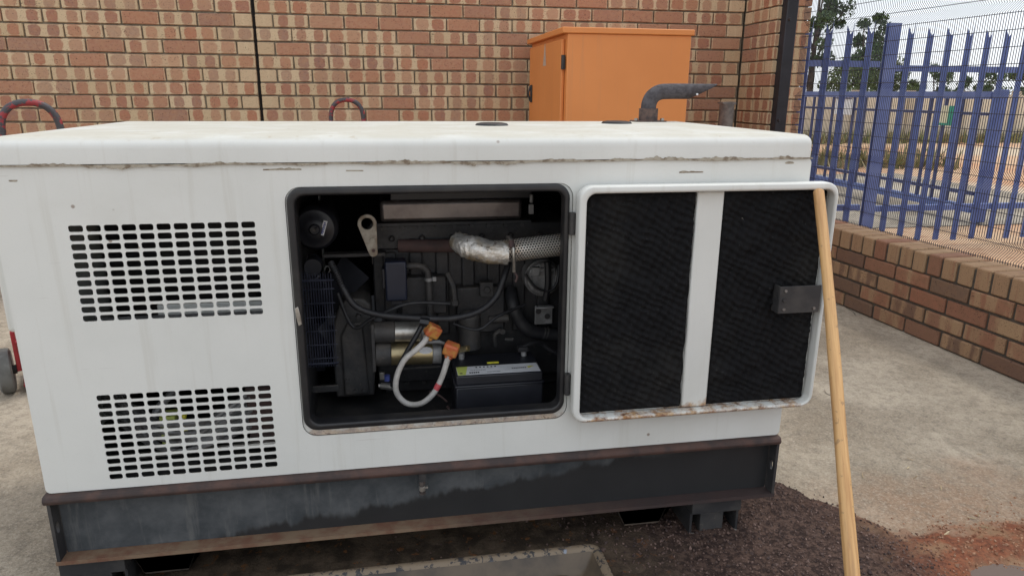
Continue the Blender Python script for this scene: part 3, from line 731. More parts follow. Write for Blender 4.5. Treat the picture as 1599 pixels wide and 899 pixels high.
# ------------------------------------------------------------------ red trolleys behind the generator
def trolley(x, y, label, turn=0.0):
    t = thing('hand_trolley', (x, y, GZ), label, 'trolley', 'red trolleys parked behind the generator')
    T = lambda a, c, z: (x + a, y + c, GZ + z)
    b = MB(); b.tube([T(-.10, 0, .98), T(-.10, 0, 1.14), T(-.075, 0, 1.205), T(-.03, 0, 1.232), T(.03, 0, 1.232), T(.075, 0, 1.205), T(.10, 0, 1.14), T(.10, 0, .98)], .0145, 12, True, None, 5); obj('handle', b, 'redblack', t)
    b = MB()
    for sx in (-1, 1): b.tube([T(.10 * sx, 0, .985), T(.10 * sx, 0, .8), T(.12 * sx, .0, .55), T(.125 * sx, 0, .06)], .017, 10, True, None, 5)
    for z in (.3, .55): b.tube([T(-.12, 0, z), T(.12, 0, z)], .014, 8)
    b.tube([T(-.19, .0, .24), T(.19, .0, .24)], .012, 8)
    obj('frame', b, 'red', t)
    b = MB(); b.box(x - .19, x + .19, y + .0, y + .26, GZ + .03, GZ + .04); b.box(x - .19, x + .19, y + .245, y + .26, GZ + .0405, GZ + .08); obj('toe_plate', b, 'red', t, True, .003)
    b = MB(); b.tube([T(-.30, .06, .10), T(.30, .06, .10)], .012, 10); obj('axle', b, 'dark_steel', t)
    for sx in (-1, 1):
        b = MB(); b.prism([(y - .01, GZ + .29), (y + .03, GZ + .29), (y + .10, GZ + .10), (y + .02, GZ + .10)], 'x', x + sx * .195 - .008, x + sx * .195 + .008); obj('wheel_bracket', b, 'red', t, True, .003)
        wx = x + sx * .245
        b = MB(); n = 32; prof = [(.055, -.024), (.086, -.028), (.098, -.021), (.10, 0), (.098, .021), (.086, .028), (.055, .024)]
        vs = [(wx + q, y + .06 + r_ * math.cos(2 * math.pi * k / n), GZ + .10 + r_ * math.sin(2 * math.pi * k / n)) for k in range(n) for r_, q in prof]; m_ = len(prof)
        b.add(vs, [(k * m_ + i, k * m_ + (i + 1) % m_, ((k + 1) % n) * m_ + (i + 1) % m_, ((k + 1) % n) * m_ + i) for k in range(n) for i in range(m_)])
        wl = obj('wheel', b, 'tyre', t)
        b = MB(); b.cyl((wx - .02, y + .06, GZ + .10), (wx + .02, y + .06, GZ + .10), .057, seg=24); b.cyl((wx - .04, y + .06, GZ + .10), (wx + .04, y + .06, GZ + .10), .02, seg=14); obj('rim', b, 'dark_steel', wl)
    t.rotation_euler = (0, 0, turn)
    return t
trolley(-.577, 1.55, 'red two wheeled trolley with worn loop handle at the left end of the generator', R(24))
trolley(.615, 3.02, 'red trolley whose small loop handle shows above the middle of the generator roof')

# ================================================================== GENERATOR
W, D = 1.95, .88; ZB_, ZS, ZT_ = .301, 1.100, 1.158
gen = thing('generator', (W / 2, D / 2, GZ), 'white enclosed diesel generator on a dark steel base with one side door open', 'generator')
# front panel with louvre holes and door opening
holes = []
def vent(x0, z0):
    p, q, ww, hh = .0369, .0211, .0308, .0150
    for i in range(11):
        for j in range(11):
            cx, cz = x0 + ww / 2 + p * i, z0 + hh / 2 + q * j
            holes.append(rrect(cx - ww / 2, cx + ww / 2, cz - hh / 2, cz + hh / 2, .0050, 4))
vent(.1465, .7385); vent(.1475, .3275)
OX0, OX1, OZ0, OZ1 = .617, 1.310, .405, 1.043
plate('front_panel', [rrect(0, W, ZB_ + .002, ZS - .003, .012, 4), rrect(OX0, OX1, OZ0, OZ1, .036, 8)] + holes, 0, .004, 'white', gen, 0.0, 1, False)
b = MB(); b.box(.003, .007, .0045, D, ZB_ + .002, ZS - .003); obj('end_panel', b, 'white', gen)
b = MB(); b.box(W - .007, W - .003, .0045, D, ZB_ + .002, ZS - .003); obj('end_panel', b, 'white', gen)
b = MB(); b.box(.0075, W - .0075, D - .004, D, ZB_ + .002, ZS - .003); obj('back_panel', b, 'white', gen)
# interior lining
b = MB(); b.box(.62, W - .0085, D - .03, D - .0045, ZB_ + .02, ZS - .005); b.box(.62, W - .0085, .05, D - .031, ZS - .035, ZS - .005); b.box(W - .035, W - .0085, .05, D - .031, ZB_ + .02, ZS - .036)
obj('sound_lining', b, 'foam', gen, False)
b = MB(); b.box(.008, W - .008, .005, D - .0045, ZB_ + .002, ZB_ + .014); obj('floor_pan', b, 'dark_steel', gen, False)
# lid
me = bpy.data.meshes.new('lid'); bm = bmesh.new(); bmesh.ops.create_cube(bm, size=1)
for v in bm.verts: v.co = Vector(((v.co.x + .5) * (W + .008) - .004, (v.co.y + .5) * (D + .010) - .004, ZS + (v.co.z + .5) * (ZT_ - ZS))) - ORG[gen.name]
ed = [e for e in bm.edges if not all(v.co.z < ZS - ORG[gen.name].z + .01 for v in e.verts)]
bmesh.ops.bevel(bm, geom=ed, offset=.026, segments=7, profile=.5, affect='EDGES'); bm.to_mesh(me); bm.free()
lid = link('lid', me, 'white', gen)
# peeling sealant along the lid seam: ragged ribbons standing 1-2 mm proud of the sheet
def ribbon(name, x0, x1, zc, up, dn, seed, y=-.0005, th=.0010, mat='sealant', n=420):
    b = MB(); top = []; bot = []
    for i in range(n + 1):
        t = i / n; x = x0 + (x1 - x0) * t; e = min(1, 6 * t, 6 * (1 - t))
        a = max(0, noise.fractal(Vector((x * 5, seed, 0)), 1, 2, 6) + .1) * max(0.0, noise.fractal(Vector((x * 55, seed, 5)), 1, 2, 4) + .75)
        c = max(0, noise.fractal(Vector((x * 5, seed, 9)), 1, 2, 6) + .08) * max(0.0, noise.fractal(Vector((x * 60, seed, 2)), 1, 2, 4) + .75)
        zz = zc + .0015 * noise.noise(Vector((x * 9, seed, 3)))
        top.append((x, zz + .0015 + up * a * e)); bot.append((x, zz - .0015 - dn * c * e))
    vs = []
    for (x, zt), (_, zb) in zip(top, bot): vs += [(x, y, zb), (x, y - th, zb), (x, y - th, zt), (x, y, zt)]
    fs = []
    for i in range(n):
        o = i * 4
        for k in range(3): fs.append((o + k, o + k + 1, o + k + 5, o + k + 4))
    b.add(vs, fs); return obj(name, b, mat, gen, False)
ribbon('seam_sealant', .0, .72, ZS - .003, .006, .012, 1.0, -.0046)
ribbon('seam_sealant', .60, 1.30, ZS - .003, .010, .013, 2.0, -.0048)
ribbon('seam_sealant', 1.18, 1.949, ZS - .002, .020, .007, 3.0, -.0047)
for i, (x0, x1, zc, u) in enumerate(((.575, .66, ZS - .0165, .007), (.76, .80, ZS - .021, .005), (1.585, 1.65, ZS - .034, .006), (1.875, 1.90, ZS - .014, .009), (.045, .062, ZS - .034, .003))):
    ribbon('paint_flake', x0, x1, zc, u, .002, 10 + i * 1.7, .0004, .0009, 'sealant', 60)
for x, y in ((1.184, .543), (1.637, .679)):
    b = MB(); n = 36; prof = [(0, .007), (.035, .0085), (.048, .006), (.052, .001), (.052, -.004)]
    vs = [(x + r_ * math.cos(2 * math.pi * k / n), y + r_ * math.sin(2 * math.pi * k / n), ZT_ + z) for k in range(n) for r_, z in prof]
    b.add(vs, [(k * 5 + i, ((k + 1) % n) * 5 + i, ((k + 1) % n) * 5 + i + 1, k * 5 + i + 1) for k in range(n) for i in range(4)]); obj('rubber_cap', b, 'rubber', gen)
# exhaust stub on the roof
EX, EY = 1.808, .835
b = MB(); path = [(EX, EY, ZT_ + .03), (EX, EY, ZT_ + .062), (EX + .012, EY, ZT_ + .088), (EX + .038, EY, ZT_ + .104), (EX + .075, EY, ZT_ + .1075), (EX + .13, EY, ZT_ + .108)]
pts = spline([Vector(p) for p in path], 6); b.tube(pts, .0275, 28, False)
seg = 28; nv = len(b.v); ring = b.v[nv - seg:]
ext = [(p[0] + .015 + (p[2] - (ZT_ + .108) + .0275) / .055 * .115, p[1], p[2]) for p in ring]      # slash-cut tip
b.v += ext; b.f += [(nv - seg + k, nv - seg + (k + 1) % seg, nv + (k + 1) % seg, nv + k) for k in range(seg)]
e = obj('exhaust_stub', b, 'exhaust', gen); sm = e.modifiers.new('wall', 'SOLIDIFY'); sm.thickness = .003; sm.offset = -1
b = MB(); b.cyl((EX, EY, ZT_ - .004), (EX, EY, ZT_ + .047), .0345, seg=28); obj('collar', b, 'collar', e)
b = MB(); b.prism(rrect(EX - .062, EX + .062, EY - .042, EY + .042, .02), 'z', ZT_ - .002, ZT_ + .004); obj('flange_plate', b, 'collar', e)
for sx in (-1, 1): b = MB(); b.cyl((EX + sx * .05, EY - .012, ZT_ + .004), (EX + sx * .05, EY - .012, ZT_ + .012), .007, seg=6); obj('bolt', b, 'silver', e)
b = MB(); b.cyl((1.98, EY - .0275, ZT_ + .098), (1.98, EY - .0305, ZT_ + .098), .004, seg=10); obj('paint_mark', b, 'label', e)

# hood at the left end
b = MB(); b.prism([(.33, .615), (.80, .57), (.80, 1.09), (.33, 1.09)], 'x', -.186, .0025); obj('end_hood', b, 'white', gen, True, .012, 3)

# base frame: channel open to the front
CZ0, CZ1 = .11, .301
b = MB(); b.box(.010, W - .010, .028, .034, CZ0 + .0065, CZ1 - .0235); rail = obj('base_rail', b, 'rail', gen, False)
b = MB(); b.prism([(-.014, CZ1 - .002), (-.019, CZ1 - .012), (-.014, CZ1 - .023), (.0345, CZ1 - .023), (.0345, CZ1), (-.008, CZ1)], 'x', -.006, W + .001); obj('top_flange', b, 'rust', gen, True, .003)
b = MB(); b.box(-.006, W + .001, .035, D - .01, CZ1 - .02, CZ1); obj('deck_plate', b, 'dark_steel', gen, False)
b = MB(); b.prism([(-.012, CZ0), (.036, CZ0), (.036, CZ0 + .006), (.004, CZ0 + .006), (-.012, CZ0 + .006)], 'x', -.002, W); b.prism([(-.0135, CZ0 - .003), (-.0121, CZ0 - .003), (-.0121, CZ0 + .0075), (-.0135, CZ0 + .0075)], 'x', -.002, W); obj('bottom_flange', b, 'flange', gen, False)
def end_plate(x0, x1):
    poly = [(-.010, CZ0 + .0065), (.0275, CZ0 + .0065), (.0275, CZ1 - .0235), (-.010, CZ1 - .0235)]
    b = MB(); n = 20; hc = (.008, .203); hr = (.008, .016)
    hole = [(hc[0] + hr[0] * math.cos(2 * math.pi * k / n), hc[1] + hr[1] * math.sin(2 * math.pi * k / n)) for k in range(n)]
    # plate with a round lifting hole: fan between hole ring and outer ring
    outer = []
    for k in range(n):
        a = 2 * math.pi * k / n; dx, dz = math.cos(a), math.sin(a); y0, y1, z0, z1 = -.010, .0275, CZ0 + .0065, CZ1 - .0235
        t = min((y1 - hc[0]) / dx if dx > 1e-6 else 9, (y0 - hc[0]) / dx if dx < -1e-6 else 9, (z1 - hc[1]) / dz if dz > 1e-6 else 9, (z0 - hc[1]) / dz if dz < -1e-6 else 9)
        outer.append((hc[0] + dx * t, hc[1] + dz * t))
    for c, tgt in (((y1, z1), 0), ((y0, z1), 0), ((y0, z0), 0), ((y1, z0), 0)):
        i = min(range(n), key=lambda k: (outer[k][0] - c[0]) ** 2 + (outer[k][1] - c[1]) ** 2); outer[i] = c
    vs = [(x, p[0], p[1]) for x in (x0, x1) for ring in (hole, outer) for p in ring]
    fs = []
    for k in range(n):
        k2 = (k + 1) % n
        fs += [(k, k2, n + k2, n + k), (2 * n + k, 3 * n + k, 3 * n + k2, 2 * n + k2), (k, 2 * n + k, 2 * n + k2, k2), (n + k, n + k2, 3 * n + k2, 3 * n + k)]
    b.add(vs, fs); obj('end_plate', b, 'dark_steel', gen, False)
end_plate(0, .008); end_plate(W - .008, W)
b = MB(); b.box(.010, W - .010, D - .07, D - .064, CZ0 + .0065, CZ1 - .0235); b.box(.010, W - .010, D - .0635, D - .01, CZ0, CZ0 + .006); obj('rear_rail', b, 'dark_steel', gen, False)
for x in (.0, W - .008): b = MB(); b.box(x, x + .008, .036, D - .075, CZ0 + .0065, CZ1 - .0235); obj('end_beam', b, 'dark_steel', gen, False)
# feet and lifting channels
def tray_ch(x0, x1, y0, y1, z):
    b = MB(); ins = .036; t = .004; dp = .088
    o_ = [(x0 - .03, z), (x0, z), (x0 + ins, z - dp), (x1 - ins, z - dp), (x1, z), (x1 + .03, z)]
    i_ = [(x1 + .03, z - t), (x1 - t * .4, z - t), (x1 - ins - t * .6, z - dp - t), (x0 + ins + t * .6, z - dp - t), (x0 + t * .4, z - t), (x0 - .03, z - t)]
    b.prism(o_ + i_, 'y', y0, y1); obj('lift_channel', b, 'underside', gen, False)
tray_ch(.14, .325, .045, D - .06, CZ0 - .001); tray_ch(1.472, 1.655, .045, D - .06, CZ0 - .001)
for fx in (-.005, 1.70):
    for fy in (.0, D - .2):
        x1 = fx + .155
        b = MB(); b.box(fx, x1, fy, fy + .16, CZ0 - .048, CZ0 - .0035); b.box(fx, fx + .008, fy + .01, fy + .15, GZ + .012, CZ0 - .0485); b.box(x1 - .008, x1, fy + .01, fy + .15, GZ + .012, CZ0 - .0485)
        b.box(fx - .02, x1 + .02, fy, fy + .17, GZ + .002, GZ + .012)
        ft = obj('foot', b, 'dark_steel', gen, False, .002)
        b = MB(); b.box(fx + .038, fx + .112, fy + .020, fy + .09, GZ + .0125, CZ0 - .06); b.box(fx + .030, fx + .12, fy + .02, fy + .12, CZ0 - .0595, CZ0 - .049); obj('rubber_mount', b, 'engine2', ft, True, .003)
        for bx in (fx + .01, x1 - .01): b = MB(); b.cyl((bx, fy + .006, GZ + .012), (bx, fy + .006, GZ + .022), .009, seg=6); obj('bolt', b, 'greypost', ft)
b = MB(); b.cyl((.915, -.006, .283), (.914, -.006, .255), .006, seg=12); b.cyl((.914, -.006, .2545), (.914, -.006, .244), .009, seg=6); b.cyl((.914, -.006, .2435), (.914, -.006, .222), .0065, seg=12); b.cyl((.914, -.006, .2215), (.914, -.006, .216), .009, seg=6)
dv = obj('drain_valve', b, 'valve', gen)
b = MB(); b.cyl((.914, -.0065, .2385), (.914, -.0065, .2265), .0085, seg=14); b.box(.917, .929, -.012, -.004, .234, .239); obj('drain_cap', b, 'silver', dv)
b = MB(); b.box(.906, .924, -.012, .0275, .255, .2775); obj('valve_bracket', b, 'dark_steel', gen, False)

# door opening: recessed rusty lip + rubber seal
plate('opening_lip', [rrect(OX0 + .0005, OX1 - .0005, OZ0 + .0005, OZ1 - .0005, .0355, 8), rrect(OX0 + .012, OX1 - .016, OZ0 + .026, OZ1 - .008, .030, 8)], .0045, .012, 'lip', gen, .001, 1)
plate('door_seal', [rrect(OX0 + .004, OX1 - .010, OZ0 + .019, OZ1 - .001, .036, 8), rrect(.639, 1.2865, .441, 1.0235, .025, 8)], -.009, .034, 'rubber', gen, .0055, 3)
b = MB(); b.prism([(.622, .752), (.630, .757), (.634, .735), (.636, .712), (.628, .708), (.624, .73)], 'y', -.013, -.0092); obj('striker', b, 'silver', gen, True, .001)
for z0, z1 in ((.915, .97), (.48, .538)):
    b = MB(); b.box(1.2985, 1.3135, -.0075, -.0005, z0, z1); b.cyl((1.306, -.013, z0), (1.306, -.013, z0 + .018), .0075, seg=12); b.cyl((1.306, -.013, z0 + .0185), (1.306, -.013, z1 - .0185), .0072, seg=12); b.cyl((1.306, -.013, z1 - .018), (1.306, -.013, z1), .0075, seg=12)
    b.box(1.3065, 1.319, -.0165, -.0095, z0 + .002, z1 - .002); obj('hinge', b, 'dark_steel', gen)

# the open door, swung flat against the enclosure
DX0, DX1, DZ0, DZ1 = 1.3135, 2.0085, .411, 1.0405
door = plate('door', [rrect(DX0 + .006, DX1 - .006, DZ0 + .006, DZ1 - .006, .03, 8)], -.013, -.009, 'door', gen, 0)
plate('door_rim', [rrect(DX0, DX1, DZ0, DZ1, .036, 8), rrect(DX0 + .019, DX1 - .010, DZ0 + .011, DZ1 - .019, .024, 8)], -.05, -.0132, 'door', door, .006, 3)
def foam(x0, x1, z0, z1, seed, step=.004, pit=.030):
    nx = int((x1 - x0) / step); nz = int((z1 - z0) / step); b = MB()
    def hgt(x, z):
        jz = .3 * noise.fractal(Vector((x * 11, z * 11, seed + 3)), 1, 2, 3); u, v = (x + z * .55) / pit + jz, (z - x * .2) / pit + jz
        e = min(1, (x - x0) / .012, (x1 - x) / .012, (z - z0) / .012, (z1 - z) / .012); e = max(0, e) ** .5
        h = .5 + .5 * math.sin(2 * math.pi * u) * math.sin(2 * math.pi * v)
        return -.0145 - e * (.005 + .0095 * h + .010 * noise.fractal(Vector((x * 14, z * 14, seed)), 1, 2, 3))
    wob = lambda i, j: (.0028 * noise.noise(Vector((seed, j * .09, 2.0))) if i in (0, nx) else 0)
    b.add([(x0 + (x1 - x0) * i / nx + wob(i, j), hgt(x0 + (x1 - x0) * i / nx, z0 + (z1 - z0) * j / nz), z0 + (z1 - z0) * j / nz) for j in range(nz + 1) for i in range(nx + 1)],
          [(j * (nx + 1) + i, j * (nx + 1) + i + 1, (j + 1) * (nx + 1) + i + 1, (j + 1) * (nx + 1) + i) for j in range(nz) for i in range(nx)])
    obj('foam_panel', b, 'foam', door)
foam(DX0 + .022, 1.628, .424, 1.0195, 1); foam(1.702, DX1 - .012, .424, 1.0195, 5)
b = MB(); b.box(1.6285, 1.7015, -.026, -.0135, DZ0 + .0125, DZ1 - .0205); obj('stiffener', b, 'strip', door, True, .004)
b = MB(); b.box(1.868, 1.988, -.056, -.0525, .693, .768); b.box(1.868, 1.8715, -.052, -.02, .693, .768); lp = obj('lock_plate', b, 'dark_steel', door, True, .001)
for x, z, r_ in ((1.884, .756, .004), (1.884, .705, .004), (1.972, .705, .004), (1.884, .731, .006)):
    b = MB(); b.cyl((x, -.0562, z), (x, -.059, z), r_, seg=10); obj('rivet', b, 'greypost' if r_ < .005 else 'engine', lp)

# ---------------- things seen through the louvres
b = MB(); b.box(.27, .56, .12, .16, .69, .738); obj('cross_member', b, 'white', gen, True, .004)
b = MB(); b.box(.13, .60, .10, .105, .695, .716); obj('cable_tray', b, 'alloy', gen)
b = MB(); b.box(.60, .612, .03, D - .035, ZB_ + .02, ZS - .04); obj('bulkhead', b, 'engine', gen, False)
b = MB(); b.box(.02, .6, .5, .56, .36, 1.02); obj('radiator_core', b, 'engine', gen, False)
b = MB()
for i in range(16): b.tube([(.06, .25, .40 + i * .009 % .12), (.25 + .02 * math.sin(i), .08 + .01 * (i % 5), .36 + .015 * (i % 6)), (.40, .09 + .008 * (i % 4), .37 + .012 * (i % 7)), (.58, .2, .42 + .01 * i)], .006, 6, False, None, 5)
obj('wiring_loom', b, 'alloy', gen)
b = MB(); b.box(.46, .58, .12, .24, .32, .50); obj('junction_box', b, 'manifold', gen, True, .006)
b = MB(); b.box(.245, .285, .10, .15, .36, .44); obj('relay', b, 'labelgreen', gen, True, .004)
b = MB(); b.tube([(.31, .09, .45), (.305, .085, .42), (.315, .085, .39)], .008, 8, True, None, 5); obj('yellow_lead', b, 'yellow', gen)
b = MB(); b.tube([(.18, .10, .335), (.55, .10, .345)], .008, 8); b.tube([(.18, .13, .326), (.55, .13, .326)], .006, 8); obj('conduit', b, 'silver', gen)
b = MB(); b.tube([(.28, .2, .49), (.22, .15, .42), (.30, .14, .37), (.45, .15, .39), (.5, .16, .46)], .011, 8, True, None, 6); obj('grey_lead', b, 'alloy', gen)

# ---------------- engine (the casting, with its fittings as sub-parts)
b = MB(); b.box(.80, 1.42, .42, .72, .36, .80); b.box(.79, 1.40, .40, .70, .80, .875)
for i in range(7): b.box(.83 + i * .08, .87 + i * .08, .405, .43, .52, .79)
for i in range(6): b.cyl((.86 + i * .09, .41, .835), (.86 + i * .09, .385, .835), .010, seg=6)
b.box(.82, 1.40, .44, .70, .318, .36); b.box(.88, 1.02, .37, .43, .60, .72); b.box(1.05, 1.2, .375, .43, .53, .68)
eng = obj('engine', b, 'engine', gen, True, .006)
b = MB(); b.box(.828, 1.255, .385, .62, .885, .949); vc = obj('valve_cover', b, 'valve', eng, True, .012, 3)
b = MB(); b.box(.80, 1.28, .375, .63, .876, .8845); obj('cover_gasket', b, 'engine', eng, False)
b = MB(); b.box(.86, 1.28, .37, .40, .952, .985); b.tube([(.82, .36, 1.01), (1.27, .36, 1.012)], .006, 6); obj('fuel_rail', b, 'plastic', eng, True, .003)
b = MB(); b.tube([(.88, .40, .812), (.98, .385, .812), (1.07, .375, .812)], .020, 14); b.tube([(.92, .40, .812), (.92, .44, .812)], .022, 10); b.tube([(1.06, .375, .812), (1.062, .30, .82), (1.055, .235, .852)], .024, 12, True, None, 4); obj('exhaust_manifold', b, 'manifold', eng)
# wrapped elbow and perforated guard
EK = .93
def ek(p): return Vector((.856 + (p[0] - .856) * EK, p[1] - .14, 1.258 + (p[2] - 1.258) * EK))
def wrap_tube():
    b = MB(); pts = spline([Vector(p) for p in ((1.050, .37, .828), (1.075, .335, .820), (1.105, .315, .814), (1.145, .303, .806), (1.195, .299, .804))], 9); seg = 26
    b.tube(pts, .035, seg, True, lambda t: .026 + .0095 * min(1, t * 3.5) - .002 * max(0, t - .7))
    vs = []
    for p in b.v:
        p = Vector(p); k = noise.fractal(p * 34, 1, 2, 4) * .0042 + .0026 * math.sin(p.x * 420 + p.z * 90) * max(0, min(1, (1.12 - p.x) / .05)); c = Vector((p.x, .31, .812)); vs.append(tuple(p + (p - c).normalized() * k))
    b.v = [tuple(ek(p)) for p in vs]; return b
obj('heat_wrap', wrap_tube(), 'wrap', eng)
def guard(p0, p1, r, seg=30, n=16, nu=26, nv=0.0):
    p0, p1 = Vector(p0), Vector(p1); t = (p1 - p0).normalized(); a = t.orthogonal().normalized(); c = t.cross(a); Ln = (p1 - p0).length
    vs = []; fs = []; uvs = []
    for i in range(n + 1):
        for k in range(seg + 1):
            an = 2 * math.pi * k / seg; vs.append(p0 + t * Ln * i / n + (a * math.cos(an) + c * math.sin(an)) * r); uvs.append((Ln * i / n / .0082, k / seg * round(2 * math.pi * r / .0142)))
    fs = [(i * (seg + 1) + k, i * (seg + 1) + k + 1, (i + 1) * (seg + 1) + k + 1, (i + 1) * (seg + 1) + k) for i in range(n) for k in range(seg)]
    org = ORG[eng.name]; me = bpy.data.meshes.new('heat_guard'); me.from_pydata([tuple(v - org) for v in vs], [], fs)
    ul = me.uv_layers.new(name='UVMap')
    for l in me.loops: ul.data[l.index].uv = uvs[l.vertex_index]
    return link('heat_guard', me, 'perf', eng)
guard(ek((1.172, .300, .806)), ek((1.50, .34, .825)), .0335 * EK)
b = MB(); b.tube([ek((1.18, .300, .806)), ek((1.49, .339, .8245))], .0325 * EK, 24); obj('exhaust_pipe', b, 'manifold', eng)
b = MB(); b.tube([ek(p) for p in ((1.200, .335, .842), (1.2035, .300, .8445), (1.206, .268, .828), (1.2065, .2625, .803), (1.2085, .266, .775), (1.2095, .272, .752))], .0052, 8, True, None, 4); obj('clamp_strap', b, 'silver', eng)
b = MB(); b.tube([ek((1.2005, .275, .8435)), ek((1.2035, .2655, .826))], .008, 8); b.tube([ek((1.209, .27, .752)), ek((1.218, .268, .738)), ek((1.214, .27, .722))], .0032, 6, True, None, 3); obj('clamp_screw', b, 'manifold', eng)
# alternator
b = MB(); ax, ay, az = 1.315, .40, .708
b.cyl((ax, ay - .05, az), (ax, ay + .06, az), .058, seg=28); b.cyl((ax, ay - .062, az), (ax, ay - .05, az), .05, .056, 28)
for k in range(10): a = k * .628; b.box(ax + .04 * math.cos(a) - .004, ax + .04 * math.cos(a) + .004, ay - .066, ay - .06, az + .04 * math.sin(a) - .010, az + .04 * math.sin(a) + .010)
b.box(1.276, 1.30, ay - .075, ay - .05, az + .012, az + .04); b.box(1.30, 1.35, .33, .345, az + .024, az + .036)
alt = obj('alternator', b, 'alloy', eng, True, .002)
b = MB(); b.tube([(1.255, .33, .728), (1.283, .318, .690), (1.325, .315, .676), (1.352, .32, .70), (1.36, .335, .752)], .004, 8, True, None, 6); obj('alternator_lead', b, 'blackcable', eng)
b = MB(); b.tube([(1.322, .325, .765), (1.324, .32, .70), (1.318, .325, .645)], .010, 8, True, None, 4); obj('drive_belt', b, 'hose', eng)
b = MB(); b.box(1.292, 1.350, .355, .361, .555, .617); b.box(1.292, 1.35, .335, .3545, .612, .618); br = obj('bracket', b, 'alloy', eng, True, .003)
for x, z in ((1.303, .60), (1.332, .582)): b = MB(); b.cyl((x, .3548, z), (x, .352, z), .009, seg=14); obj('bracket_hole', b, 'engine', br)
b = MB(); b.tube([(1.222, .40, .66), (1.226, .36, .62), (1.246, .355, .572), (1.285, .355, .532), (1.40, .36, .508)], .021, 14, True, None, 7); hs = obj('coolant_hose', b, 'hose', eng)
for x in (1.318, 1.328): b = MB(); b.tube([(x, .356, .524), (x + .004, .356, .5225)], .0222, 16); obj('hose_clamp', b, 'engine2', hs)
b = MB(); b.cyl((1.150, .37, .574), (1.21, .36, .580), .012, seg=14); b.cyl((1.198, .362, .579), (1.204, .361, .5795), .014, seg=14); obj('hose_stub', b, 'engine2', eng)
b = MB(); b.tube([(1.17, .36, .49), (1.165, .35, .53), (1.185, .35, .545)], .007, 8, True, None, 4); b.cyl((1.188, .345, .543), (1.188, .34, .543), .009, seg=8); b.cyl((1.20, .36, .51), (1.225, .35, .512), .006, seg=8); obj('fittings', b, 'engine2', eng)
# lifting eye
def teardrop():
    c1, r1, c2, r2 = (.793, .900), .0265, (.8065, .817), .0125; out = []
    for i in range(15): a = R(-12 + 204 * i / 14); out.append((c1[0] + r1 * math.cos(a), c1[1] + r1 * math.sin(a)))
    for i in range(9): a = R(192 + 156 * i / 8); out.append((c2[0] + r2 * math.cos(a), c2[1] + r2 * math.sin(a)))
    return out
hole = [(.793 + .0165 * math.cos(2 * math.pi * k / 20), .900 + .0165 * math.sin(2 * math.pi * k / 20)) for k in range(20)]
le = plate('lifting_eye', [teardrop(), hole], .292, .304, 'eye', eng, .0015, 2)
b = MB(); b.cyl((.8055, .2915, .853), (.8055, .287, .853), .0075, seg=6); b.cyl((.8055, .304, .853), (.8055, .41, .853), .008, seg=8); obj('bolt', b, 'eye', le)
b = MB(); b.cyl((.808, .2915, .823), (.808, .289, .823), .005, seg=6); obj('bolt', b, 'manifold', le)
# air filter housing with label
b = MB(); n = 40; prof = [(0, .262), (.012, .262), (.016, .268), (.030, .270), (.034, .274), (.052, .277), (.060, .286), (.062, .31), (.058, .34), (.058, .42)]
fx, fz = .652, .892
vs = [(fx + r_ * math.cos(2 * math.pi * k / n), y, fz + r_ * math.sin(2 * math.pi * k / n)) for k in range(n) for r_, y in prof]; m_ = len(prof)
b.add(vs, [(k * m_ + i, ((k + 1) % n) * m_ + i, ((k + 1) % n) * m_ + i + 1, k * m_ + i + 1) for k in range(n) for i in range(m_ - 1)])
af = obj('air_filter', b, 'plastic', eng)
ang = R(-18)
def lab(b, u0, u1, v0, v1, y, cx=.6765, cz=.8955):
    P = []
    for u, v in ((u0, v0), (u1, v0), (u1, v1), (u0, v1)):
        # long axis almost vertical
        P.append((cx + v * math.cos(ang) - u * math.sin(ang) * -1 * .0 + u * -math.sin(ang) * -1, y, cz + u * -math.cos(ang) * 1 + v * math.sin(ang) * -1 * -1))
    b.add(P, [(0, 1, 2, 3)])
b = MB(); lab(b, -.021, .021, -.0055, .0055, .2688); lb = obj('label', b, 'label', af, False)
b = MB()
for i in range(7): lab(b, -.016 + i * .005, -.0125 + i * .005, -.003, .002 + .001 * (i % 2), .2684)
obj('label_print', b, 'inkblue', lb, False)
b = MB(); b.cyl((.648, .2615, .893), (.648, .256, .893), .008, seg=6); b.tube([(.655, .26, .897), (.662, .257, .899)], .0025, 6); obj('wing_nut', b, 'engine2', af)
b = MB(); b.cyl((.640, .27, .785), (.640, .32, .785), .024, seg=22); b.tube([(.618, .272, .775), (.626, .268, .757), (.645, .266, .752), (.655, .27, .762)], .005, 6, True, None, 4); obj('dust_cup', b, 'plastic', eng)
b = MB(); b.tube([(.672, .268, .778), (.676, .266, .787), (.683, .266, .787), (.686, .266, .778), (.682, .266, .770)], .0018, 6, True, None, 4); obj('spring_clip', b, 'alloy', eng)
b = MB(); b.box(.66, .84, .36, .40, .79, .80); b.box(.80, .803, .345, .36, .77, .81); obj('bracket', b, 'engine2', eng, True, .002)
# blue-black control module and breather pipe
b = MB(); b.box(.836, .899, .315, .37, .663, .783); mod = obj('control_module', b, 'blueplastic', eng, True, .006, 3)
b = MB(); b.box(.828, .836, .325, .37, .70, .76); b.box(.85, .885, .33, .365, .648, .6625); obj('connector', b, 'plastic', mod, True, .002)
b = MB(); b.tube([(.900, .345, .762), (.935, .338, .762), (.955, .338, .752), (.963, .34, .725), (.966, .345, .60)], .010, 12, True, None, 6); bp = obj('breather_pipe', b, 'engine2', eng)
b = MB(); b.cyl((.964, .3405, .726), (.9645, .341, .716), .013, seg=12); b.box(.976, .986, .335, .347, .714, .727); obj('pipe_clamp', b, 'alloy', bp)
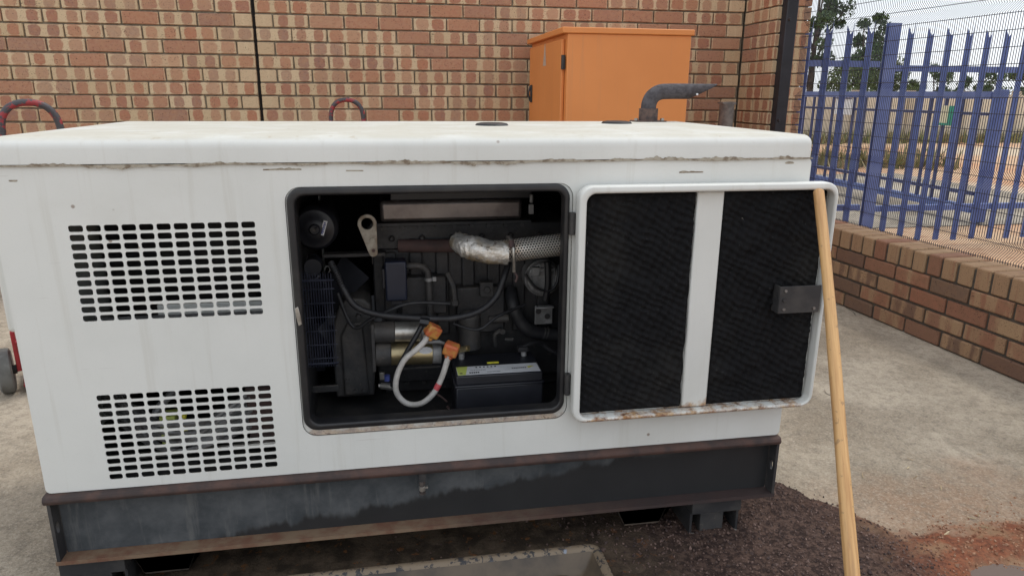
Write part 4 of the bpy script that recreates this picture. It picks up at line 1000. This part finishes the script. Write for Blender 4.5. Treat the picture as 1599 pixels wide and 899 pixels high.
# fan guard at the left
b = MB(); b.tube([(.615, .20, .765), (.70, .20, .765)], .003, 6); b.tube([(.615, .20, .525), (.70, .20, .525)], .003, 6)
for i in range(12): b.tube([(.618 + i * .0068, .20, .785), (.618 + i * .0068, .20, .515)], .0014, 5, False)
for i in range(6): b.tube([(.614, .2025, .54 + i * .04), (.70, .2025, .54 + i * .04)], .0014, 5, False)
obj('fan_guard', b, 'guardblue', eng)
b = MB()
for k in range(7):
    a = k * .9; c = Vector((.63, .42, .6)); q = Matrix.Rotation(a, 3, 'Y')
    b.add([c + q @ Vector(v) for v in ((.03, -.01, -.03), (.19, -.02, -.05), (.19, .03, .05), (.03, .02, .03))], [(0, 1, 2, 3)])
obj('cooling_fan', b, 'plastic', eng, False)
# flywheel housing: big rounded casting
b = MB(); b.prism([(.675, .36), (.672, .50), (.682, .60), (.70, .655), (.735, .672), (.77, .668), (.79, .65), (.797, .50), (.79, .36)], 'y', .335, .60); b.prism([(.70, .37), (.70, .56), (.72, .60), (.765, .60), (.775, .37)], 'y', .322, .335)
fh = obj('flywheel_housing', b, 'engine2', eng, True, .014, 3)
for x, z in ((.712, .42), (.735, .385), (.76, .385), (.688, .47), (.755, .62)): b = MB(); b.cyl((x, .334, z), (x, .314, z), .007, seg=6); obj('bolt', b, 'engine2', fh)
b = MB(); b.box(.60, .685, .30, .31, .395, .415); obj('mount_rail', b, 'engine2', eng, True, .002)
# starter motor
b = MB(); b.cyl((.798, .28, .583), (.858, .28, .581), .031, seg=26); b.box(.79, .80, .25, .31, .47, .615); b.cyl((.80, .285, .513), (.845, .285, .512), .036, seg=26)
stt = obj('starter_motor', b, 'engine2', eng, True, .002)
b = MB(); b.cyl((.8585, .28, .581), (.932, .28, .578), .0295, seg=30); obj('solenoid', b, 'silver', stt)
b = MB(); b.cyl((.8455, .285, .512), (.965, .285, .508), .0345, seg=30); b.cyl((.9055, .285, .51), (.909, .285, .51), .0352, seg=30); obj('motor_body', b, 'zinc', stt)
b = MB(); b.cyl((.9655, .285, .508), (.992, .285, .507), .033, seg=30); b.cyl((.9325, .28, .578), (.952, .28, .577), .026, seg=24); b.tube([(.945, .255, .553), (.985, .252, .553), (1.0, .256, .545)], .006, 8); obj('end_cap', b, 'alloy', stt, True, .002)
b = MB(); n = 22
for nm in (0,):
    vs = []
    for k in range(n):
        a = 2 * math.pi * k / n; u, v = .020 * math.cos(a), .30 * math.sin(a) + .55; vs.append((.945 + u, .285 - .0352 * math.cos(v), .509 + .0352 * math.sin(v)))
    b.add(vs, [tuple(range(n))])
obj('type_plate', b, 'label', stt, False)
b = MB(); b.cyl((.945, .248, .560), (.945, .236, .560), .007, seg=6); b.box(.938, .949, .243, .252, .568, .58); obj('terminal_stud', b, 'silver', stt)
# cables
cablep = [(.953, .205, .598), (.938, .178, .582), (.915, .170, .563), (.884, .168, .538), (.862, .168, .497), (.854, .168, .452), (.866, .168, .419), (.892, .168, .399), (.928, .166, .402), (.961, .165, .431), (.984, .163, .477), (.998, .162, .520), (1.006, .163, .545)]
b = MB(); b.tube(cablep, .0082, 14, True, None, 8); bc = obj('battery_cable', b, 'cable', eng)
b = MB(); b.tube([(.9675, .1645, .442), (.9725, .1642, .451), (.9765, .164, .459)], .0089, 14); obj('red_tape', b, 'redtape', bc)
def boot(p, q, nm='terminal_boot'):
    b = MB(); mt = Matrix.Translation(p) @ q.to_matrix().to_4x4()
    b.box(-.021, .021, -.017, .017, -.016, .020, mt); b.box(-.012, .012, -.012, .012, -.028, -.0155, mt); return obj(nm, b, 'boot', bc, True, .007, 3)
boot(Vector((.963, .195, .606)), Euler((.2, .55, .3))); boot(Vector((1.012, .162, .560)), Euler((.1, .32, -.3)))
b = MB(); b.tube([(1.03, .165, .556), (1.058, .185, .553)], .009, 10); b.cyl((1.056, .183, .553), (1.064, .178, .556), .0085, seg=8); obj('cable_lug', b, 'zinc', bc)
b = MB(); b.tube([(.948, .23, .636), (.955, .21, .63), (.962, .202, .615)], .003, 6, True, None, 4); obj('red_lead', b, 'boot', bc)
b = MB(); b.tube([(.946, .215, .638), (.918, .205, .592), (.889, .20, .545), (.864, .20, .498), (.845, .21, .440)], .0075, 10, True, None, 6); b.tube([(.93, .21, .632), (.955, .205, .628)], .014, 8); obj('black_cable', b, 'blackcable', eng)
hp = spline([Vector(p) for p in ((.69, .26, .80), (.706, .235, .772), (.722, .22, .735), (.753, .215, .684), (.813, .215, .657), (.902, .215, .643), (1.010, .215, .635), (1.094, .218, .650), (1.149, .225, .690), (1.177, .235, .754), (1.20, .28, .80))], 14)
b = MB(); b.tube(hp, .009, 12, True, lambda t: .0098 if int(t * 140) % 2 else .0085); obj('corrugated_conduit', b, 'hose', eng)
b = MB(); b.box(.808, .822, .285, .30, .43, .452); b.cyl((.812, .30, .405), (.845, .285, .406), .011, seg=8); b.cyl((.803, .30, .405), (.81, .30, .405), .007, seg=6); fl = obj('fuel_fitting', b, 'silver', eng, True, .001)
b = MB(); b.cyl((.83, .29, .425), (.83, .29, .442), .009, seg=10); obj('blue_cap', b, 'inkblue', fl)
b = MB(); b.tube([(1.0, .2, .385), (.98, .2, .405), (.95, .2, .42)], .003, 6, True, None, 4); b.tube([(1.0, .19, .375), (1.005, .19, .365), (1.002, .19, .355)], .004, 6, True, None, 3); obj('rusty_lead', b, 'manifold', eng)
b = MB(); b.tube([(.86, .3, .455), (.99, .3, .456)], .0035, 6); obj('fuel_line', b, 'engine2', eng)
for x in (.925, .93, 1.14): pass
for x, z in ((1.072, 1.011), (1.115, 1.010), (.845, 1.008)): b = MB(); b.cyl((x, .36, z + .004), (x, .352, z), .006, seg=6); obj('bolt', b, 'silver', eng)
b = MB(); b.box(1.27, 1.285, .36, .375, .905, .935); b.cyl((1.277, .36, .94), (1.277, .36, .965), .006, seg=8); obj('sensor', b, 'alloy', eng, True, .002)

b = MB(); b.tube([(.70, .30, .70), (.74, .285, .60), (.80, .27, .63), (.90, .265, .67), (1.02, .28, .66)], .0055, 8, True, None, 6); b.tube([(1.03, .27, .60), (1.10, .25, .585), (1.16, .26, .62), (1.25, .30, .64)], .0045, 8, True, None, 6); obj('wiring', b, 'hose', eng)
b = MB(); b.cyl((1.085, .335, .60), (1.085, .335, .50), .034, seg=24); b.cyl((1.085, .335, .612), (1.085, .335, .60), .026, .033, 24); of = obj('oil_filter', b, 'engine2', eng)
b = MB(); b.tube([(1.02, .345, .735), (1.035, .33, .70), (1.04, .33, .655)], .008, 8, True, None, 4); b.cyl((1.04, .33, .655), (1.04, .33, .64), .012, seg=8); obj('oil_pipe', b, 'engine2', eng)
b = MB(); b.box(1.12, 1.16, .35, .38, .655, .70); b.cyl((1.14, .35, .678), (1.14, .34, .678), .011, seg=6); obj('fuel_pump', b, 'engine2', eng, True, .002)
for i in range(9):
    b = MB(); x = .84 + i * .052; b.cyl((x, .44, .352), (x, .428, .352), .006, seg=6); b.cyl((x, .402, .868), (x, .393, .868), .007, seg=6); obj('bolt', b, 'engine2', eng)

# ---------------- battery standing in the enclosure
bx0, bx1, by0, by1 = 1.022, 1.272, .132, .30
BZ0, BZ1 = ZB_ + .0145, .489
bat = thing('battery', ((bx0 + bx1) / 2, (by0 + by1) / 2, BZ0), 'black lead acid battery with white and green top label inside the open generator', 'battery')
b = MB(); b.box(bx0, bx1, by0, by1, BZ0, .455); obj('case', b, 'plastic', bat, True, .004)
b = MB(); b.box(bx0 - .004, bx1 + .004, by0 - .004, by1 + .004, .4555, .4615); b.box(bx0 + .001, bx1 - .001, by0 + .001, by1 - .001, .4616, BZ1); ld = obj('battery_lid', b, 'plastic', bat, True, .003)
zl = BZ1 + .0012
def lpoly(b, pts, z): b.add([(x, y, z) for x, y in pts], [tuple(range(len(pts)))])
b = MB(); lpoly(b, [(bx0 + .006, by0 + .006), (bx1 - .006, by0 + .006), (bx1 - .006, by0 + .070), (bx0 + .006, by0 + .070)], zl); lbl = obj('label', b, 'label', ld, False)
b = MB(); lpoly(b, [(bx0 + .007, by0 + .007), (bx0 + .028, by0 + .007), (bx0 + .040, by0 + .069), (bx0 + .007, by0 + .069)], zl + .0006); obj('label_band', b, 'labelgreen', ld, False)
b = MB()
for i in range(6): lpoly(b, [(bx0 + .062 + i * .011, by0 + .055), (bx0 + .067 + i * .011, by0 + .055), (bx0 + .067 + i * .011, by0 + .063), (bx0 + .062 + i * .011, by0 + .063)], zl + .0006)
for i in range(9): lpoly(b, [(bx0 + .045 + i * .005, by0 + .036), (bx0 + .0485 + i * .005, by0 + .036), (bx0 + .0485 + i * .005, by0 + .040), (bx0 + .045 + i * .005, by0 + .040)], zl + .0006)
for i in range(5): lpoly(b, [(bx0 + .040 + i * .006, by0 + .016), (bx0 + .0445 + i * .006, by0 + .016), (bx0 + .0445 + i * .006, by0 + .026), (bx0 + .040 + i * .006, by0 + .026)], zl + .0006)
for i in range(10): lpoly(b, [(bx0 + .092 + i * .0038, by0 + .018), (bx0 + .0945 + i * .0038, by0 + .018), (bx0 + .0945 + i * .0038, by0 + .022), (bx0 + .092 + i * .0038, by0 + .022)], zl + .0006)
for i in range(8): lpoly(b, [(bx0 + .165 + i * .0055, by0 + .034), (bx0 + .169 + i * .0055, by0 + .034), (bx0 + .169 + i * .0055, by0 + .041), (bx0 + .165 + i * .0055, by0 + .041)], zl + .0006)
lpoly(b, [(bx0 + .012, by0 + .015), (bx0 + .02, by0 + .015), (bx0 + .02, by0 + .022), (bx0 + .012, by0 + .022)], zl + .0011)
obj('label_print', b, 'ink', ld, False)
b = MB(); lpoly(b, [(bx0 + .214, by0 + .032), (bx0 + .232, by0 + .046), (bx0 + .21, by0 + .044)], zl + .0011); obj('label_emblem', b, 'yellow', ld, False)
b = MB(); b.box(bx0 + .10, bx0 + .135, by0 + .085, by0 + .094, BZ1, BZ1 + .003); obj('vent_plug', b, 'yellow', ld, True, .001)
for x in (bx0 + .03, bx1 - .03): b = MB(); b.cyl((x, by1 - .03, BZ1), (x, by1 - .03, BZ1 + .018), .009, seg=14); obj('terminal', b, 'alloy', ld)
b = MB(); b.tube([(bx1 - .035, by1 - .03, .513), (bx1 - .01, by1 - .02, .520), (bx1 + .03, by1, .513), (1.33, .30, .49), (1.42, .30, .44)], .006, 8, True, None, 5); b.box(bx1 - .05, bx1 - .02, by1 - .045, by1 - .018, .505, .518); obj('earth_lead', b, 'hose', eng, True, .001)
b = MB(); b.box(.99, 1.32, .10, .33, ZB_ + .0142, ZB_ + .0145); 

# ------------------------------------------------------------------ wooden prop pole against the open door
top = Vector((1.937, -.066, 1.018)); foot = Vector((1.619, -.955, GZ + .012)); b = MB(); n = 36
PL = (top - foot).length; pts = [(.006 * math.sin(i / n * 3.1) + .0025 * math.sin(i / n * 9 + 1), .002 * math.sin(i / n * 7), PL * (1 - i / n)) for i in range(n + 1)]
b.tube([(pts[0][0], pts[0][1], PL + .004)] + pts, .0135, 20, True, lambda t: (.0100 if t < .001 else .0128 + .0022 * t + .0005 * math.sin(t * 23)))
pole = obj('prop_pole', b, 'wood'); pole.location = foot; pole.rotation_euler = (top - foot).to_track_quat('Z', 'X').to_euler()
tag(pole, 'long round wooden pole leaning on the open generator door', 'pole')

# ------------------------------------------------------------------ drip tray on the ground in front
def loft(rings):
    b = MB(); n = len(rings[0]); b.v = [p for r_ in rings for p in r_]
    b.f = [(i * n + k, i * n + (k + 1) % n, (i + 1) * n + (k + 1) % n, (i + 1) * n + k) for i in range(len(rings) - 1) for k in range(n)]; return b
tx0, tx1, ty0, ty1 = -.06, 1.40, -.72, -.052
def ring(d, z, r): return [(x, y, z) for x, y in rrect(tx0 + d, tx1 - d, ty0 + d, ty1 - d, max(r - d, .01), 7)]
tr = thing('drip_tray', ((tx0 + tx1) / 2, (ty0 + ty1) / 2, GZ), 'shallow tan drip tray with flaking rolled rim on the ground before the generator', 'tray')
rim = loft([ring(.022, GZ + .004, .035), ring(.006, .026, .035), ring(0, .034, .035), ring(.003, .041, .035), ring(.012, .044, .035), ring(.021, .041, .035), ring(.026, .034, .035)]); ro = obj('rim', rim, 'tray', tr)
inn = loft([ring(.0262, .034, .036), ring(.05, GZ + .03, .06), ring(.085, GZ + .012, .09)]); k = len(inn.v); inn.f.append(tuple(range(k - 32, k))); obj('floor', inn, 'trayin', tr)
